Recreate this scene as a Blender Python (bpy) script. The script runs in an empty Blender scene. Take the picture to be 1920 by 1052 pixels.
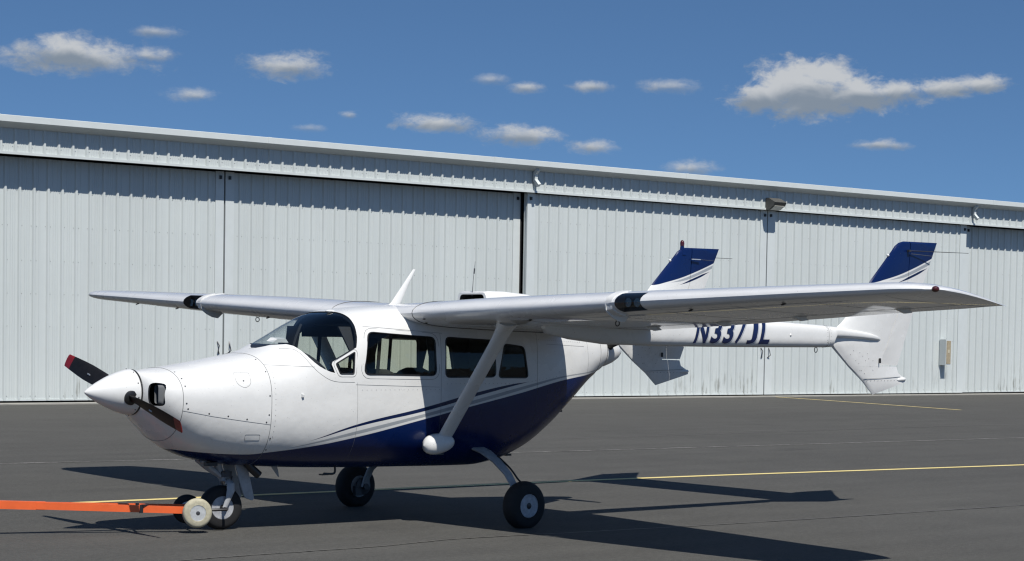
import bpy, bmesh, math, random
import numpy as np
from mathutils import Vector, Matrix
random.seed(7)
sc = bpy.context.scene
col = sc.collection
PI = math.pi

# ------------------------------------------------------------------ camera
# metres; x runs aft along the aeroplane from its front spinner tip, y to its starboard side, z up
cam_d = bpy.data.cameras.new('camera')
cam = bpy.data.objects.new('camera', cam_d); col.objects.link(cam)
F_, CY_, PIT_, ROLL_, YAW_ = 3746.8, 792.7, .0452, .0168, .8581
fw = Vector((math.cos(YAW_)*math.cos(PIT_), math.sin(YAW_)*math.cos(PIT_), -math.sin(PIT_)))
r0 = fw.cross(Vector((0, 0, 1))).normalized(); d0 = fw.cross(r0)
rr = r0*math.cos(ROLL_) - d0*math.sin(ROLL_); dd = r0*math.sin(ROLL_) + d0*math.cos(ROLL_)
M = Matrix((rr, -dd, -fw)).transposed().to_4x4(); M.translation = Vector((-7.9515, -14.5072, 1.725))
cam.matrix_world = M
cam_d.sensor_width = 36; cam_d.lens = F_/1920*36
cam_d.shift_y = (CY_-526)/1920
cam_d.clip_start = .1; cam_d.clip_end = 3000
sc.camera = cam

# ------------------------------------------------------------------ sky and sun
SUN_AZ, SUN_EL = math.radians(-106.2), math.radians(56.0)
SUNV = Vector((math.cos(SUN_AZ)*math.cos(SUN_EL), math.sin(SUN_AZ)*math.cos(SUN_EL), math.sin(SUN_EL)))
sun_d = bpy.data.lights.new('sun', 'SUN'); sun_d.energy = 5.0; sun_d.angle = math.radians(.53); sun_d.color = (1, .965, .91)
sun = bpy.data.objects.new('sun', sun_d); col.objects.link(sun)
sun.rotation_euler = SUNV.to_track_quat('Z', 'Y').to_euler(); sun.location = SUNV*60
world = bpy.data.worlds.new('World'); sc.world = world; world.use_nodes = True
wt = world.node_tree; wt.nodes.clear()
class G:
    """tiny node helper"""
    def __init__(s, t): s.t = t
    def n(s, typ, **kw):
        o = s.t.nodes.new('ShaderNode'+typ)
        for k, v in kw.items(): setattr(o, k, v)
        return o
    def l(s, a, b): s.t.links.new(a, b)
    def m(s, op, a, b=None, c=None, clamp=False):
        o = s.n('Math', operation=op); o.use_clamp = clamp
        for i, v in enumerate((a, b, c)):
            if v is None: continue
            if isinstance(v, (int, float)): o.inputs[i].default_value = v
            else: s.l(v, o.inputs[i])
        return o.outputs[0]
    def mix(s, f, a, b, typ='RGBA', blend='MIX'):
        o = s.n('Mix', data_type=typ); 
        if typ == 'RGBA': o.blend_type = blend
        ia, ib, out = (6, 7, 2) if typ == 'RGBA' else (2, 3, 0)
        for i, v in ((0, f), (ia, a), (ib, b)):
            if isinstance(v, (int, float)): o.inputs[i].default_value = v
            elif isinstance(v, tuple): o.inputs[i].default_value = (*v, 1) if len(v) == 3 else v
            else: s.l(v, o.inputs[i])
        return o.outputs[out]
    def smooth(s, v, a, b, lo=0., hi=1.):
        o = s.n('MapRange', interpolation_type='SMOOTHSTEP'); s.l(v, o.inputs[0])
        for i, q in zip((1, 2, 3, 4), (a, b, lo, hi)): o.inputs[i].default_value = q
        return o.outputs[0]
    def noise(s, vec, scale, detail=3, rough=.5, dist=0., dim='3D'):
        o = s.n('TexNoise', noise_dimensions=dim); s.l(vec, o.inputs['Vector'])
        o.inputs['Scale'].default_value = scale; o.inputs['Detail'].default_value = detail
        o.inputs['Roughness'].default_value = rough; o.inputs['Distortion'].default_value = dist
        return o
    def xyz(s, vec):
        o = s.n('SeparateXYZ'); s.l(vec, o.inputs[0]); return o.outputs
    def comb(s, x, y, z):
        o = s.n('CombineXYZ')
        for i, v in enumerate((x, y, z)):
            if isinstance(v, (int, float)): o.inputs[i].default_value = v
            else: s.l(v, o.inputs[i])
        return o.outputs[0]
W = G(wt)
tc = W.n('TexCoord'); dx, dy, dz = W.xyz(tc.outputs['Generated'])
# clear dry air: the deep blue sits low over the roof line
up = W.m('MAXIMUM', W.m('ADD', W.m('MULTIPLY', dz, 1.6), .13), .02)
vec = W.n('VectorMath', operation='NORMALIZE'); W.l(W.comb(dx, dy, up), vec.inputs[0])
sky = W.n('TexSky', sky_type='NISHITA', sun_disc=False)
sky.sun_elevation = SUN_EL; sky.sun_rotation = PI/2 - SUN_AZ
sky.air_density = 1.0; sky.dust_density = .15; sky.ozone_density = 3.2; sky.altitude = 600
W.l(vec.outputs[0], sky.inputs[0])
az = W.m('ARCTAN2', dy, dx); el = W.m('ARCTAN2', dz, W.m('SQRT', W.m('ADD', W.m('MULTIPLY', dx, dx), W.m('MULTIPLY', dy, dy))))
pv = W.comb(az, W.m('MULTIPLY', el, 1.7), 0.)
n1 = W.noise(pv, 105, 7, .64, .3); n2 = W.noise(pv, 44, 5, .6, .6); n3 = W.noise(pv, 230, 5, .7, .3)
nf = W.m('ADD', W.m('MULTIPLY', W.m('SUBTRACT', n1.outputs[0], .5), 1.9), W.m('MULTIPLY', W.m('SUBTRACT', n2.outputs[0], .5), 1.5))
nf = W.m('ADD', nf, W.m('MULTIPLY', W.m('SUBTRACT', n3.outputs[0], .5), .45))
# azimuth, elevation, half width, half height, strength
CLOUDS = [(1.072, .1300, .036, .0085, 1.0), (1.079, .1345, .015, .0075, 1.0), (1.041, .1320, .014, .0040, .75), (1.036, .1432, .013, .0032, .55),
 (.972, .1295, .021, .0066, .95), (1.0185, .1136, .013, .0036, .62), (.8716, .1250, .010, .0030, .5), (.8538, .1214, .008, .0032, .75),
 (.8207, .1224, .011, .0034, .8), (.7834, .1228, .017, .0038, .62), (.8991, .1032, .021, .0045, .95), (.8566, .0978, .021, .0052, .98),
 (.8207, .0932, .012, .0040, .85), (.9412, .1061, .005, .0025, .7), (.9611, .0991, .010, .0022, .5), (.7715, .0830, .014, .0040, .75),
 (.6793, .0947, .015, .0030, .8), (.714, .1195, .032, .0120, 1.3), (.722, .1270, .020, .0110, 1.3), (.706, .1290, .014, .0085, 1.2), (.738, .1180, .014, .0085, 1.2), (.690, .1195, .026, .0090, 1.25), (.672, .1205, .018, .0065, 1.1), (.6480, .1220, .018, .0048, 1.1), (.6320, .1240, .014, .0048, 1.1),
 (1.21, .125, .03, .008, 1.), (.50, .12, .03, .008, .9), (.42, .17, .05, .014, 1.), (1.32, .16, .05, .016, 1.), (.86, .24, .06, .02, 1.), (1.6, .2, .07, .02, 1.), (.1, .2, .07, .02, 1.)]
mask = None; shade = None
for (a0, e0, wa, wh, st) in CLOUDS:
    u = W.m('DIVIDE', W.m('SUBTRACT', az, a0), wa*1.34)
    vv = W.m('DIVIDE', W.m('SUBTRACT', el, e0 - wh*.15), wh*1.38)
    low = W.m('MULTIPLY', W.m('MINIMUM', vv, 0.), 1.15)            # flatter underneath
    v2 = W.m('ADD', W.m('MAXIMUM', vv, 0.), low)
    d = W.m('SUBTRACT', 1., W.m('SQRT', W.m('ADD', W.m('MULTIPLY', u, u), W.m('MULTIPLY', v2, v2))))
    k = W.m('MULTIPLY', W.m('ADD', W.m('MAXIMUM', d, -1.), W.m('MULTIPLY', nf, .66)), st)
    h = W.m('MULTIPLY', W.m('MAXIMUM', d, 0.), vv)
    mask = k if mask is None else W.m('MAXIMUM', mask, k)
    shade = h if shade is None else W.m('ADD', shade, h)
cm = W.smooth(mask, .04, .86)
cs = W.m('ADD', W.m('MULTIPLY', shade, 3.2), W.m('MULTIPLY', W.m('SUBTRACT', W.noise(pv, 48, 4, .6, .4).outputs[0], .5), 2.2))
cb = W.smooth(cs, -.9, .9)
ccol = W.mix(cb, (.20, .235, .275), (.50, .51, .515))
SKY_K = .060
skyc = W.n('VectorMath', operation='SCALE'); W.l(W.mix(1., sky.outputs[0], (.95, 1.22, 1.39), blend='MULTIPLY'), skyc.inputs[0]); skyc.inputs[3].default_value = 1.
cc = W.n('VectorMath', operation='SCALE'); W.l(ccol, cc.inputs[0]); cc.inputs[3].default_value = 1/SKY_K
fin = W.mix(W.m('MULTIPLY', cm, .88), skyc.outputs[0], cc.outputs[0])
bg = W.n('Background'); W.l(fin, bg.inputs[0]); bg.inputs[1].default_value = SKY_K
wo = W.n('OutputWorld'); W.l(bg.outputs[0], wo.inputs[0])
vs = sc.view_settings
vs.view_transform = 'Standard'; vs.look = 'None'; vs.exposure = .25; vs.gamma = 1; vs.use_curve_mapping = False
sc.cycles.max_bounces = 8; sc.cycles.transparent_max_bounces = 16; sc.cycles.use_denoising = True; sc.cycles.filter_width = 1.25; sc.cycles.sample_clamp_indirect = 4

# ------------------------------------------------------------------ materials
def mat(name, color=(.8, .8, .8), rough=.5, metal=0., coat=0., spec=.5, build=None, **kw):
    m = bpy.data.materials.new(name); m.use_nodes = True
    t = m.node_tree; b = t.nodes['Principled BSDF']; g = G(t); g.b = b
    b.inputs['Base Color'].default_value = (*color, 1); b.inputs['Roughness'].default_value = rough
    b.inputs['Metallic'].default_value = metal; b.inputs['Coat Weight'].default_value = coat
    b.inputs['Specular IOR Level'].default_value = spec; b.inputs['Coat Roughness'].default_value = .06
    if build: build(g)
    return m
def bump(g, h, strength=.2, dist=.01):
    o = g.n('Bump'); o.inputs['Strength'].default_value = strength; o.inputs['Distance'].default_value = dist
    g.l(h, o.inputs['Height']); g.l(o.outputs[0], g.b.inputs['Normal']); return o
def objc(g): return g.n('TexCoord').outputs['Object']
def speck(color, amt=.12, sc_=9., rough=None, bs=.0, bd=.004, bscale=None):
    """colour with soft wear mottling, and fine relief if asked"""
    def f(g):
        c = objc(g); a = g.noise(c, sc_, 5, .6)
        k = g.m('ADD', 1-amt*.5, g.m('MULTIPLY', g.m('SUBTRACT', a.outputs[0], .5), amt*2))
        o = g.n('VectorMath', operation='SCALE'); o.inputs[0].default_value = color; g.l(k, o.inputs[3])
        g.l(o.outputs[0], g.b.inputs['Base Color'])
        if bs: bump(g, g.noise(c, bscale or sc_*12, 3, .6).outputs[0], bs, bd)
    return f
def curve_f(g, x, pts, lo=0., hi=9.):
    """piecewise curve through measured points, x and value in metres"""
    fc = g.n('FloatCurve'); fc.mapping.extend = 'HORIZONTAL'; c = fc.mapping.curves[0]
    P = [((px-lo)/(hi-lo), pz/3.) for px, pz in pts]
    c.points[0].location = P[0]; c.points[-1].location = P[-1]
    for q in P[1:-1]: c.points.new(*q)
    for q in c.points: q.handle_type = 'AUTO_CLAMPED'
    fc.mapping.update()
    g.l(g.m('DIVIDE', g.m('SUBTRACT', x, lo), hi-lo), fc.inputs[1])
    return g.m('MULTIPLY', fc.outputs[0], 3.)
WHITE = (.640, .640, .622); NAVY = (.002, .0112, .066); GREY = (.30, .32, .34)
def step(g, v, w=.0015): return g.smooth(v, -w, w)
def paint_common(g, colour, wear=True):
    c = objc(g)
    big = g.noise(c, 2.2, 4, .55); fine = g.noise(c, 38, 4, .6)
    k = g.m('ADD', .94, g.m('MULTIPLY', g.m('SUBTRACT', big.outputs[0], .5), .16))
    k = g.m('ADD', k, g.m('MULTIPLY', g.m('SUBTRACT', fine.outputs[0], .5), .05))
    o = g.n('VectorMath', operation='SCALE'); g.l(colour, o.inputs[0]); g.l(k, o.inputs[3])
    # small chips and bug spots
    sp = g.noise(c, 95, 2, .4); ch = g.smooth(sp.outputs[0], .735, .76)
    g.l(g.mix(g.m('MULTIPLY', ch, .55), o.outputs[0], (.09, .085, .08)), g.b.inputs['Base Color'])
    rg = g.m('ADD', .20, g.m('MULTIPLY', big.outputs[0], .16)); g.l(rg, g.b.inputs['Roughness'])
    g.b.inputs['Specular IOR Level'].default_value = .32; g.b.inputs['Coat Weight'].default_value = .12; g.b.inputs['Coat Roughness'].default_value = .08
    # thin sheet metal is never quite flat
    w = g.noise(c, 3.4, 2, .5, .4); w2 = g.noise(c, 11, 2, .5)
    bump(g, g.m('ADD', w.outputs[0], g.m('MULTIPLY', w2.outputs[0], .22)), .42, .016)
def fuselage_paint(g):
    x, y, z = g.xyz(objc(g))
    blue = curve_f(g, x, [(.60, .60), (.70, .715), (.80, .700), (1.0, .678), (1.2, .665), (1.34, .662), (1.505, .676), (1.886, .719), (2.329, .794), (3.035, .938), (3.564, 1.045), (4.2, 1.165), (4.782, 1.275), (5.31, 1.336), (5.7, 1.39)], 0, 6)
    gl = curve_f(g, x, [(1.60, .700), (1.703, .712), (2.322, .818), (3.033, .957), (3.67, 1.083), (4.368, 1.225), (4.78, 1.300), (5.3, 1.350), (5.7, 1.40)], 0, 6)
    gh = curve_f(g, x, [(1.60, .698), (1.703, .714), (2.316, .846), (3.03, .985), (3.669, 1.115), (4.367, 1.250), (4.78, 1.315), (5.3, 1.360), (5.7, 1.41)], 0, 6)
    nl = curve_f(g, x, [(1.80, .755), (1.883, .772), (2.309, .882), (3.028, 1.009), (3.668, 1.146), (4.084, 1.228), (4.34, 1.274), (5., 1.4)], 0, 6)
    nh = curve_f(g, x, [(1.80, .750), (1.883, .773), (2.306, .903), (3.026, 1.042), (3.667, 1.178), (4.083, 1.247), (4.34, 1.272), (5., 1.39)], 0, 6)
    c = g.mix(g.m('MULTIPLY', step(g, g.m('SUBTRACT', z, gl)), step(g, g.m('SUBTRACT', gh, z))), WHITE, GREY)
    inb = g.m('MULTIPLY', g.m('MULTIPLY', step(g, g.m('SUBTRACT', x, 1.84)), step(g, g.m('SUBTRACT', 4.34, x))), g.m('MULTIPLY', step(g, g.m('SUBTRACT', z, nl)), step(g, g.m('SUBTRACT', nh, z))))
    c = g.mix(inb, c, (.004, .012, .055))
    c = g.mix(g.m('MULTIPLY', step(g, g.m('SUBTRACT', blue, z)), step(g, g.m('SUBTRACT', x, .66))), c, NAVY)
    paint_common(g, c)
def fin_paint(g):
    x, y, z = g.xyz(objc(g))
    b = curve_f(g, x, [(7.6, 2.27), (8.00, 2.285), (8.19, 2.325), (8.42, 2.38), (8.62, 2.44), (8.80, 2.50), (8.97, 2.56), (9.1, 2.61)], 7.5, 9.3)
    d = g.m('SUBTRACT', b, z)
    wid = g.smooth(x, 8.1, 8.6, .2, 1.)
    c = g.mix(g.m('MULTIPLY', step(g, g.m('SUBTRACT', d, .018)), step(g, g.m('SUBTRACT', g.m('MULTIPLY', wid, .052), d))), WHITE, GREY)
    t = g.m('SUBTRACT', d, g.m('ADD', .075, 0.))
    w2 = g.m('MULTIPLY', g.smooth(x, 8.36, 8.6, 0., .013), g.smooth(x, 8.75, 8.93, 1., 0.))
    c = g.mix(g.m('MULTIPLY', step(g, g.m('ADD', t, w2)), step(g, g.m('SUBTRACT', w2, t))), c, (.004, .012, .055))
    c = g.mix(step(g, g.m('MULTIPLY', d, -1.)), c, NAVY)
    paint_common(g, c)
def const(col_):
    def f(g):
        r = g.n('RGB'); r.outputs[0].default_value = (*col_, 1); paint_common(g, r.outputs[0])
    return f
M_FUS = mat('fuselage_paint', build=fuselage_paint)
M_FIN = mat('fin_paint', build=fin_paint)
M_WHITE = mat('white_paint', build=const(WHITE))
def wing_paint(g):
    r = g.n('RGB'); r.outputs[0].default_value = (.660, .662, .655, 1); paint_common(g, r.outputs[0])
    c = objc(g)
    [n for n in g.t.nodes if n.bl_idname == 'ShaderNodeBump'][0].inputs['Strength'].default_value = .30
    g.b.inputs['Coat Weight'].default_value = .8; g.b.inputs['Coat Roughness'].default_value = .03
    mp = g.n('Mapping'); mp.inputs['Scale'].default_value = (4.2, .75, 1.); g.l(c, mp.inputs[0])
    g.l(mp.outputs[0], [n for n in g.t.nodes if n.bl_idname == 'ShaderNodeTexNoise'][-2].inputs['Vector'])
M_WING = mat('wing_paint', build=wing_paint)
M_GREYP = mat('weathered_grey_paint', build=speck((.36, .37, .38), .35, 14, bs=.15), rough=.42)
M_RUB = mat('tyre_rubber', build=speck((.009, .009, .0095), .5, 22, bs=.3, bscale=160), rough=.78)
M_BLACK = mat('satin_black', (.012, .012, .013), .38)
M_PROP = mat('propeller_black', build=speck((.010, .009, .009), .6, 30), rough=.5, spec=.25)
M_RED = mat('tip_red', build=speck((.20, .008, .010), .35, 26), rough=.4)
M_SEAM = mat('panel_gap', (.13, .135, .14), .8)
M_SCREW = mat('screw_head', (.26, .27, .27), .5)
M_RIV = mat('fastener_steel', (.07, .07, .075), .45, .6)
M_DARK = mat('cabin_trim', build=speck((.020, .021, .023), .4, 12), rough=.8)
M_SEAT = mat('seat_fabric', build=speck((.035, .034, .034), .4, 30, bs=.2), rough=.9)
M_METAL = mat('bare_metal', build=speck((.55, .56, .57), .25, 20), rough=.28, metal=1.)
M_RIM = mat('rim_paint', build=speck((.42, .43, .45), .5, 26), rough=.45)
M_ORANGE = mat('orange_paint', build=speck((.72, .118, .026), .22, 8, bs=.1), rough=.45)
M_BEIGE = mat('beige_rubber', build=speck((.43, .40, .29), .35, 30, bs=.25), rough=.85)
M_REDG = mat('red_lens', (.05, .004, .003), .12, coat=.6)
M_GREENG = mat('green_lens', (.01, .15, .06), .08, coat=1.)
M_NAVYD = mat('navy_letters', (.004, .011, .055), .4, coat=.2)
M_GREYD = mat('grey_letters', (.30, .33, .37), .35, coat=.4)
def glass_build(tint, refl=.9):
    def f(g):
        tr = g.n('BsdfTransparent'); tr.inputs[0].default_value = (*tint, 1)
        gl = g.n('BsdfGlossy'); gl.inputs['Roughness'].default_value = .015; gl.inputs[0].default_value = (refl, refl, refl, 1)
        fr = g.n('Fresnel'); fr.inputs[0].default_value = 1.5
        bp = g.n('Bump'); bp.inputs['Strength'].default_value = .12; bp.inputs['Distance'].default_value = .01
        g.l(g.noise(objc(g), 6, 2).outputs[0], bp.inputs['Height']); g.l(bp.outputs[0], gl.inputs['Normal'])
        mx = g.n('MixShader'); g.l(g.m('MULTIPLY', fr.outputs[0], g.m('SUBTRACT', 1., g.n('NewGeometry').outputs['Backfacing'])), mx.inputs[0]); g.l(tr.outputs[0], mx.inputs[1]); g.l(gl.outputs[0], mx.inputs[2])
        g.l(mx.outputs[0], g.t.nodes['Material Output'].inputs[0])
    return f
M_GLASS = mat('cabin_glass', build=glass_build((.86, .87, .82), .55))
M_WSHIELD = mat('windshield_glass', build=glass_build((.93, .95, .95), .75))
M_LENS = mat('lamp_lens', build=glass_build((.62, .64, .66)))

# ------------------------------------------------------------------ object helpers
def new_mesh(name, verts, faces, mats, smooth=True, angle=40, mi=None):
    me = bpy.data.meshes.new(name); me.from_pydata([tuple(v) for v in verts], [], faces); me.validate()
    for m in (mats if isinstance(mats, (list, tuple)) else [mats]): me.materials.append(m)
    if mi: me.polygons.foreach_set('material_index', mi)
    if smooth:
        me.shade_smooth(); me.set_sharp_from_angle(angle=math.radians(angle))
    me.update(); return me
def link(name, me, parent=None, loc=None, rot=None, scale=None):
    o = bpy.data.objects.new(name, me); col.objects.link(o)
    if parent is not None: o.parent = parent
    if loc is not None: o.location = loc
    if rot is not None: o.rotation_euler = rot
    if scale is not None: o.scale = scale
    return o
def tag(o, label=None, cat=None, group=None, kind=None):
    if label: o['label'] = label
    if cat: o['category'] = cat
    if group: o['group'] = group
    if kind: o['kind'] = kind
    return o
class MB:
    """collects simple solids into one mesh"""
    def __init__(s): s.v = []; s.f = []; s.mi = []; s.m = 0
    def add(s, vs_, fs):
        n = len(s.v); s.v += [tuple(v) for v in vs_]; s.f += [tuple(i+n for i in f) for f in fs]; s.mi += [s.m]*len(fs); return s
    def box(s, c, d, R=None):
        x, y, z = (k/2 for k in d); vs_ = [Vector((a*x, b*y, e*z)) for a in (-1, 1) for b in (-1, 1) for e in (-1, 1)]
        if R is not None: vs_ = [R @ v for v in vs_]
        vs_ = [v+Vector(c) for v in vs_]
        return s.add(vs_, [(0, 1, 3, 2), (4, 6, 7, 5), (0, 4, 5, 1), (2, 3, 7, 6), (0, 2, 6, 4), (1, 5, 7, 3)])
    def tube(s, pts, rad, n=8, caps=True, flat=None):
        """swept round tube; rad may be a list; flat=(list of (a,b)) gives elliptical halves with a fixed frame axis"""
        P = [Vector(p) for p in pts]; k = len(P); rad = rad if isinstance(rad, (list, tuple)) else [rad]*k
        base = len(s.v); prev = None
        for i, p in enumerate(P):
            t = (P[min(i+1, k-1)] - P[max(i-1, 0)]).normalized()
            if prev is None: a = t.orthogonal().normalized()
            else: a = (prev - t*prev.dot(t)).normalized()
            prev = a; b = t.cross(a)
            r = rad[i]
            for j in range(n):
                q = 2*PI*j/n; s.v.append(tuple(p + (a*math.cos(q)+b*math.sin(q))*r))
        for i in range(k-1):
            for j in range(n):
                s.f.append((base+i*n+j, base+i*n+(j+1) % n, base+(i+1)*n+(j+1) % n, base+(i+1)*n+j)); s.mi.append(s.m)
        if caps: s.f.append(tuple(base+j for j in range(n))[::-1]); s.f.append(tuple(base+(k-1)*n+j for j in range(n))); s.mi += [s.m]*2
        return s
    def rings(s, R_, caps=True):
        base = len(s.v); n = len(R_[0])
        for r in R_: s.v += [tuple(p) for p in r]
        for i in range(len(R_)-1):
            for j in range(n):
                s.f.append((base+i*n+j, base+i*n+(j+1) % n, base+(i+1)*n+(j+1) % n, base+(i+1)*n+j)); s.mi.append(s.m)
        if caps: s.f.append(tuple(base+j for j in range(n))[::-1]); s.f.append(tuple(base+(len(R_)-1)*n+j for j in range(n))); s.mi += [s.m]*2
        return s
    def lathe(s, prof, c, axis, n=32, caps=True):
        """prof: list of (distance along axis, radius)"""
        ax = Vector(axis).normalized(); a = ax.orthogonal().normalized(); b = ax.cross(a); c = Vector(c)
        return s.rings([[c + ax*h + (a*math.cos(2*PI*j/n)+b*math.sin(2*PI*j/n))*r for j in range(n)] for h, r in prof], caps)
    def sphere(s, c, rad, n=16, m=10, zmin=-1):
        rx, ry, rz = rad if isinstance(rad, (tuple, list)) else (rad,)*3
        R_ = []
        for i in range(m+1):
            t = -PI/2 + PI*i/m; t = max(t, math.asin(zmin))
            R_.append([(c[0]+rx*max(math.cos(t), 1e-3)*math.cos(2*PI*j/n), c[1]+ry*max(math.cos(t), 1e-3)*math.sin(2*PI*j/n), c[2]+rz*math.sin(t)) for j in range(n)])
        return s.rings(R_)
    def prism(s, poly, y0, y1):
        """polygon in x,z swept along y"""
        n = len(poly); area = sum(poly[i][0]*poly[(i+1) % n][1]-poly[(i+1) % n][0]*poly[i][1] for i in range(n))
        if area < 0: poly = poly[::-1]
        vs_ = [(x, y0, z) for x, z in poly]+[(x, y1, z) for x, z in poly]
        fs = [tuple(range(n)), tuple(range(2*n-1, n-1, -1))]+[(i, i+n, (i+1) % n+n, (i+1) % n) for i in range(n)]
        return s.add(vs_, fs)
    def build(s, name, mats, parent=None, smooth=True, angle=40, **kw):
        me = new_mesh(name, s.v, s.f, mats, smooth, angle, s.mi)
        bm = bmesh.new(); bm.from_mesh(me); bmesh.ops.recalc_face_normals(bm, faces=bm.faces); bm.to_mesh(me); bm.free()
        if smooth: me.set_sharp_from_angle(angle=math.radians(angle))
        return link(name, me, parent, **kw)
def bool_mesh(a, b, op):
    """exact boolean of two meshes, returns a new mesh"""
    oa = bpy.data.objects.new('tmp_a', a); ob = bpy.data.objects.new('tmp_b', b); col.objects.link(oa); col.objects.link(ob)
    m = oa.modifiers.new('b', 'BOOLEAN'); m.operation = op; m.object = ob; m.solver = 'EXACT'; m.use_self = False
    bpy.context.view_layer.update()
    me = bpy.data.meshes.new_from_object(oa.evaluated_get(bpy.context.evaluated_depsgraph_get()))
    bpy.data.objects.remove(oa); bpy.data.objects.remove(ob); return me
def mirror(pts): return [(p[0], -p[1], p[2]) for p in pts]
def catmull(pts, n=8):
    P = [Vector(p) for p in pts]; P = [P[0]*2-P[1]]+P+[P[-1]*2-P[-2]]; out = []
    for i in range(1, len(P)-2):
        for k in range(n):
            t = k/n; out.append(.5*((2*P[i])+(P[i+1]-P[i-1])*t+(2*P[i-1]-5*P[i]+4*P[i+1]-P[i+2])*t*t+(3*P[i]-P[i-1]-3*P[i+1]+P[i+2])*t**3))
    out.append(P[-2]); return out
def rounded(poly, r, k=4):
    """round the corners of an x,z polygon"""
    out = []; n = len(poly); r = r if isinstance(r, (list, tuple)) else [r]*n
    for i in range(n):
        a, b, c = (Vector(poly[(i+j) % n]) for j in (-1, 0, 1))
        if r[i] <= 0: out.append(tuple(b)); continue
        ra = min(r[i], .45*(a-b).length, .45*(c-b).length)
        p, q = b+(a-b).normalized()*ra, b+(c-b).normalized()*ra
        for j in range(k+1):
            t = j/k; v = p*(1-t)**2+b*2*t*(1-t)+q*t*t; out.append((v.x, v.y))
    return out

# ------------------------------------------------------------------ ground
def asphalt(g):
    c = objc(g)
    big = g.noise(c, .16, 4, .6); med = g.noise(c, 1.3, 5, .6); fine = g.noise(c, 60, 4, .75); grit = g.noise(c, 19, 3, .7); agg = g.n('TexVoronoi'); g.l(c, agg.inputs['Vector']); agg.inputs['Scale'].default_value = 130
    mp = g.n('Mapping'); mp.inputs['Rotation'].default_value = (0, 0, .072); mp.inputs['Scale'].default_value = (.10, 2.1, 1); g.l(c, mp.inputs[0])
    strk = g.noise(mp.outputs[0], 1.0, 5, .6); 
    k = g.m('ADD', 1., g.m('MULTIPLY', g.m('SUBTRACT', big.outputs[0], .5), .34))
    k = g.m('ADD', k, g.m('MULTIPLY', g.m('SUBTRACT', med.outputs[0], .5), .32))
    k = g.m('ADD', k, g.m('MULTIPLY', g.m('SUBTRACT', strk.outputs[0], .5), .42))
    k = g.m('ADD', k, g.m('MULTIPLY', g.m('SUBTRACT', fine.outputs[0], .5), 1.1))
    k = g.m('ADD', k, g.m('MULTIPLY', g.m('SUBTRACT', grit.outputs[0], .5), .95))
    # pale stone chips and scuffs
    ch = g.smooth(g.noise(c, 46, 2, .5).outputs[0], .70, .76)
    k = g.m('ADD', k, g.m('MULTIPLY', ch, .55))
    mp2 = g.n('Mapping'); mp2.inputs['Rotation'].default_value = (0, 0, .2); mp2.inputs['Scale'].default_value = (.5, 9., 1); g.l(c, mp2.inputs[0])
    sc2 = g.smooth(g.noise(mp2.outputs[0], 1.1, 4, .6).outputs[0], .66, .74)
    k = g.m('ADD', k, g.m('MULTIPLY', sc2, .16))
    # dark patches where oil and tyres have been
    oil = g.smooth(g.noise(c, .55, 3, .5).outputs[0], .66, .78)
    k = g.m('SUBTRACT', k, g.m('MULTIPLY', oil, .18))
    o = g.n('VectorMath', operation='SCALE'); o.inputs[0].default_value = (.0610, .0592, .0535); g.l(k, o.inputs[3])
    g.l(o.outputs[0], g.b.inputs['Base Color'])
    h = g.m('ADD', agg.outputs['Distance'], g.m('MULTIPLY', fine.outputs[0], .6)); bump(g, h, .55, .006)
M_ASPH = mat('asphalt', rough=.88, spec=.3, build=asphalt)
me = new_mesh('ground', [(-300, -300, 0), (400, -300, 0), (400, 400, 0), (-300, 400, 0)], [(0, 1, 2, 3)], M_ASPH, False)
tag(link('ground', me), kind='structure', label='grey asphalt apron under the aeroplane and up to the hangar')
def worn(colr, thr=(.42, .62)):
    def f(g):
        c = objc(g); a = g.noise(c, 9, 5, .7); b = g.noise(c, 60, 3, .7)
        k = g.smooth(g.m('ADD', g.m('MULTIPLY', a.outputs[0], .5), g.m('MULTIPLY', b.outputs[0], .5)), *thr)
        g.l(g.mix(k, colr, (.09, .085, .075)), g.b.inputs['Base Color']); bump(g, b.outputs[0], .4, .004)
    return f
M_YEL = mat('line_yellow', rough=.7, build=worn((.62, .50, .20), (.55, .72)))
M_PALE = mat('joint_sealant', rough=.8, build=worn((.24, .235, .22), (.40, .54)))
def strip(name, pts, w, z, m, seg=.6, jit=0., **kw):
    P = catmull([(p[0], p[1], z) for p in pts], 30); v = []; f = []
    for i, p in enumerate(P):
        t = (P[min(i+1, len(P)-1)]-P[max(i-1, 0)]).normalized(); nrm = Vector((-t.y, t.x, 0))
        a, b = w/2*(1+random.uniform(-jit, jit)), w/2*(1+random.uniform(-jit, jit)); v += [tuple(p+nrm*a), tuple(p-nrm*b)]
    for i in range(len(P)-1): f.append((2*i, 2*i+1, 2*i+3, 2*i+2))
    return tag(link(name, new_mesh(name, v, f, m, False)), kind='structure', **kw)
strip('road_marking', [(-16, 3.75), (-6, 3.20), (1.73, 2.86), (3.5, 2.79), (8.95, 2.575), (15.6, 1.84), (30, .35), (60, -3)], .135, .004, M_YEL, jit=.05, label='yellow taxi line running under the aeroplane to the right edge')
strip('road_marking', [(35.3, 24.15), (34.2, 20.5), (32.52, 15.45)], .11, .004, M_YEL, jit=.06, label='short yellow lead-in line near the hangar doors')
strip('pavement_joint', [(-12, 9.1), (3.34, 8.19), (11.14, 7.10), (22.2, 6.45), (46, 5.1)], .085, .004, M_PALE, jit=.6, label='pale worn joint line across the apron')

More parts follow.
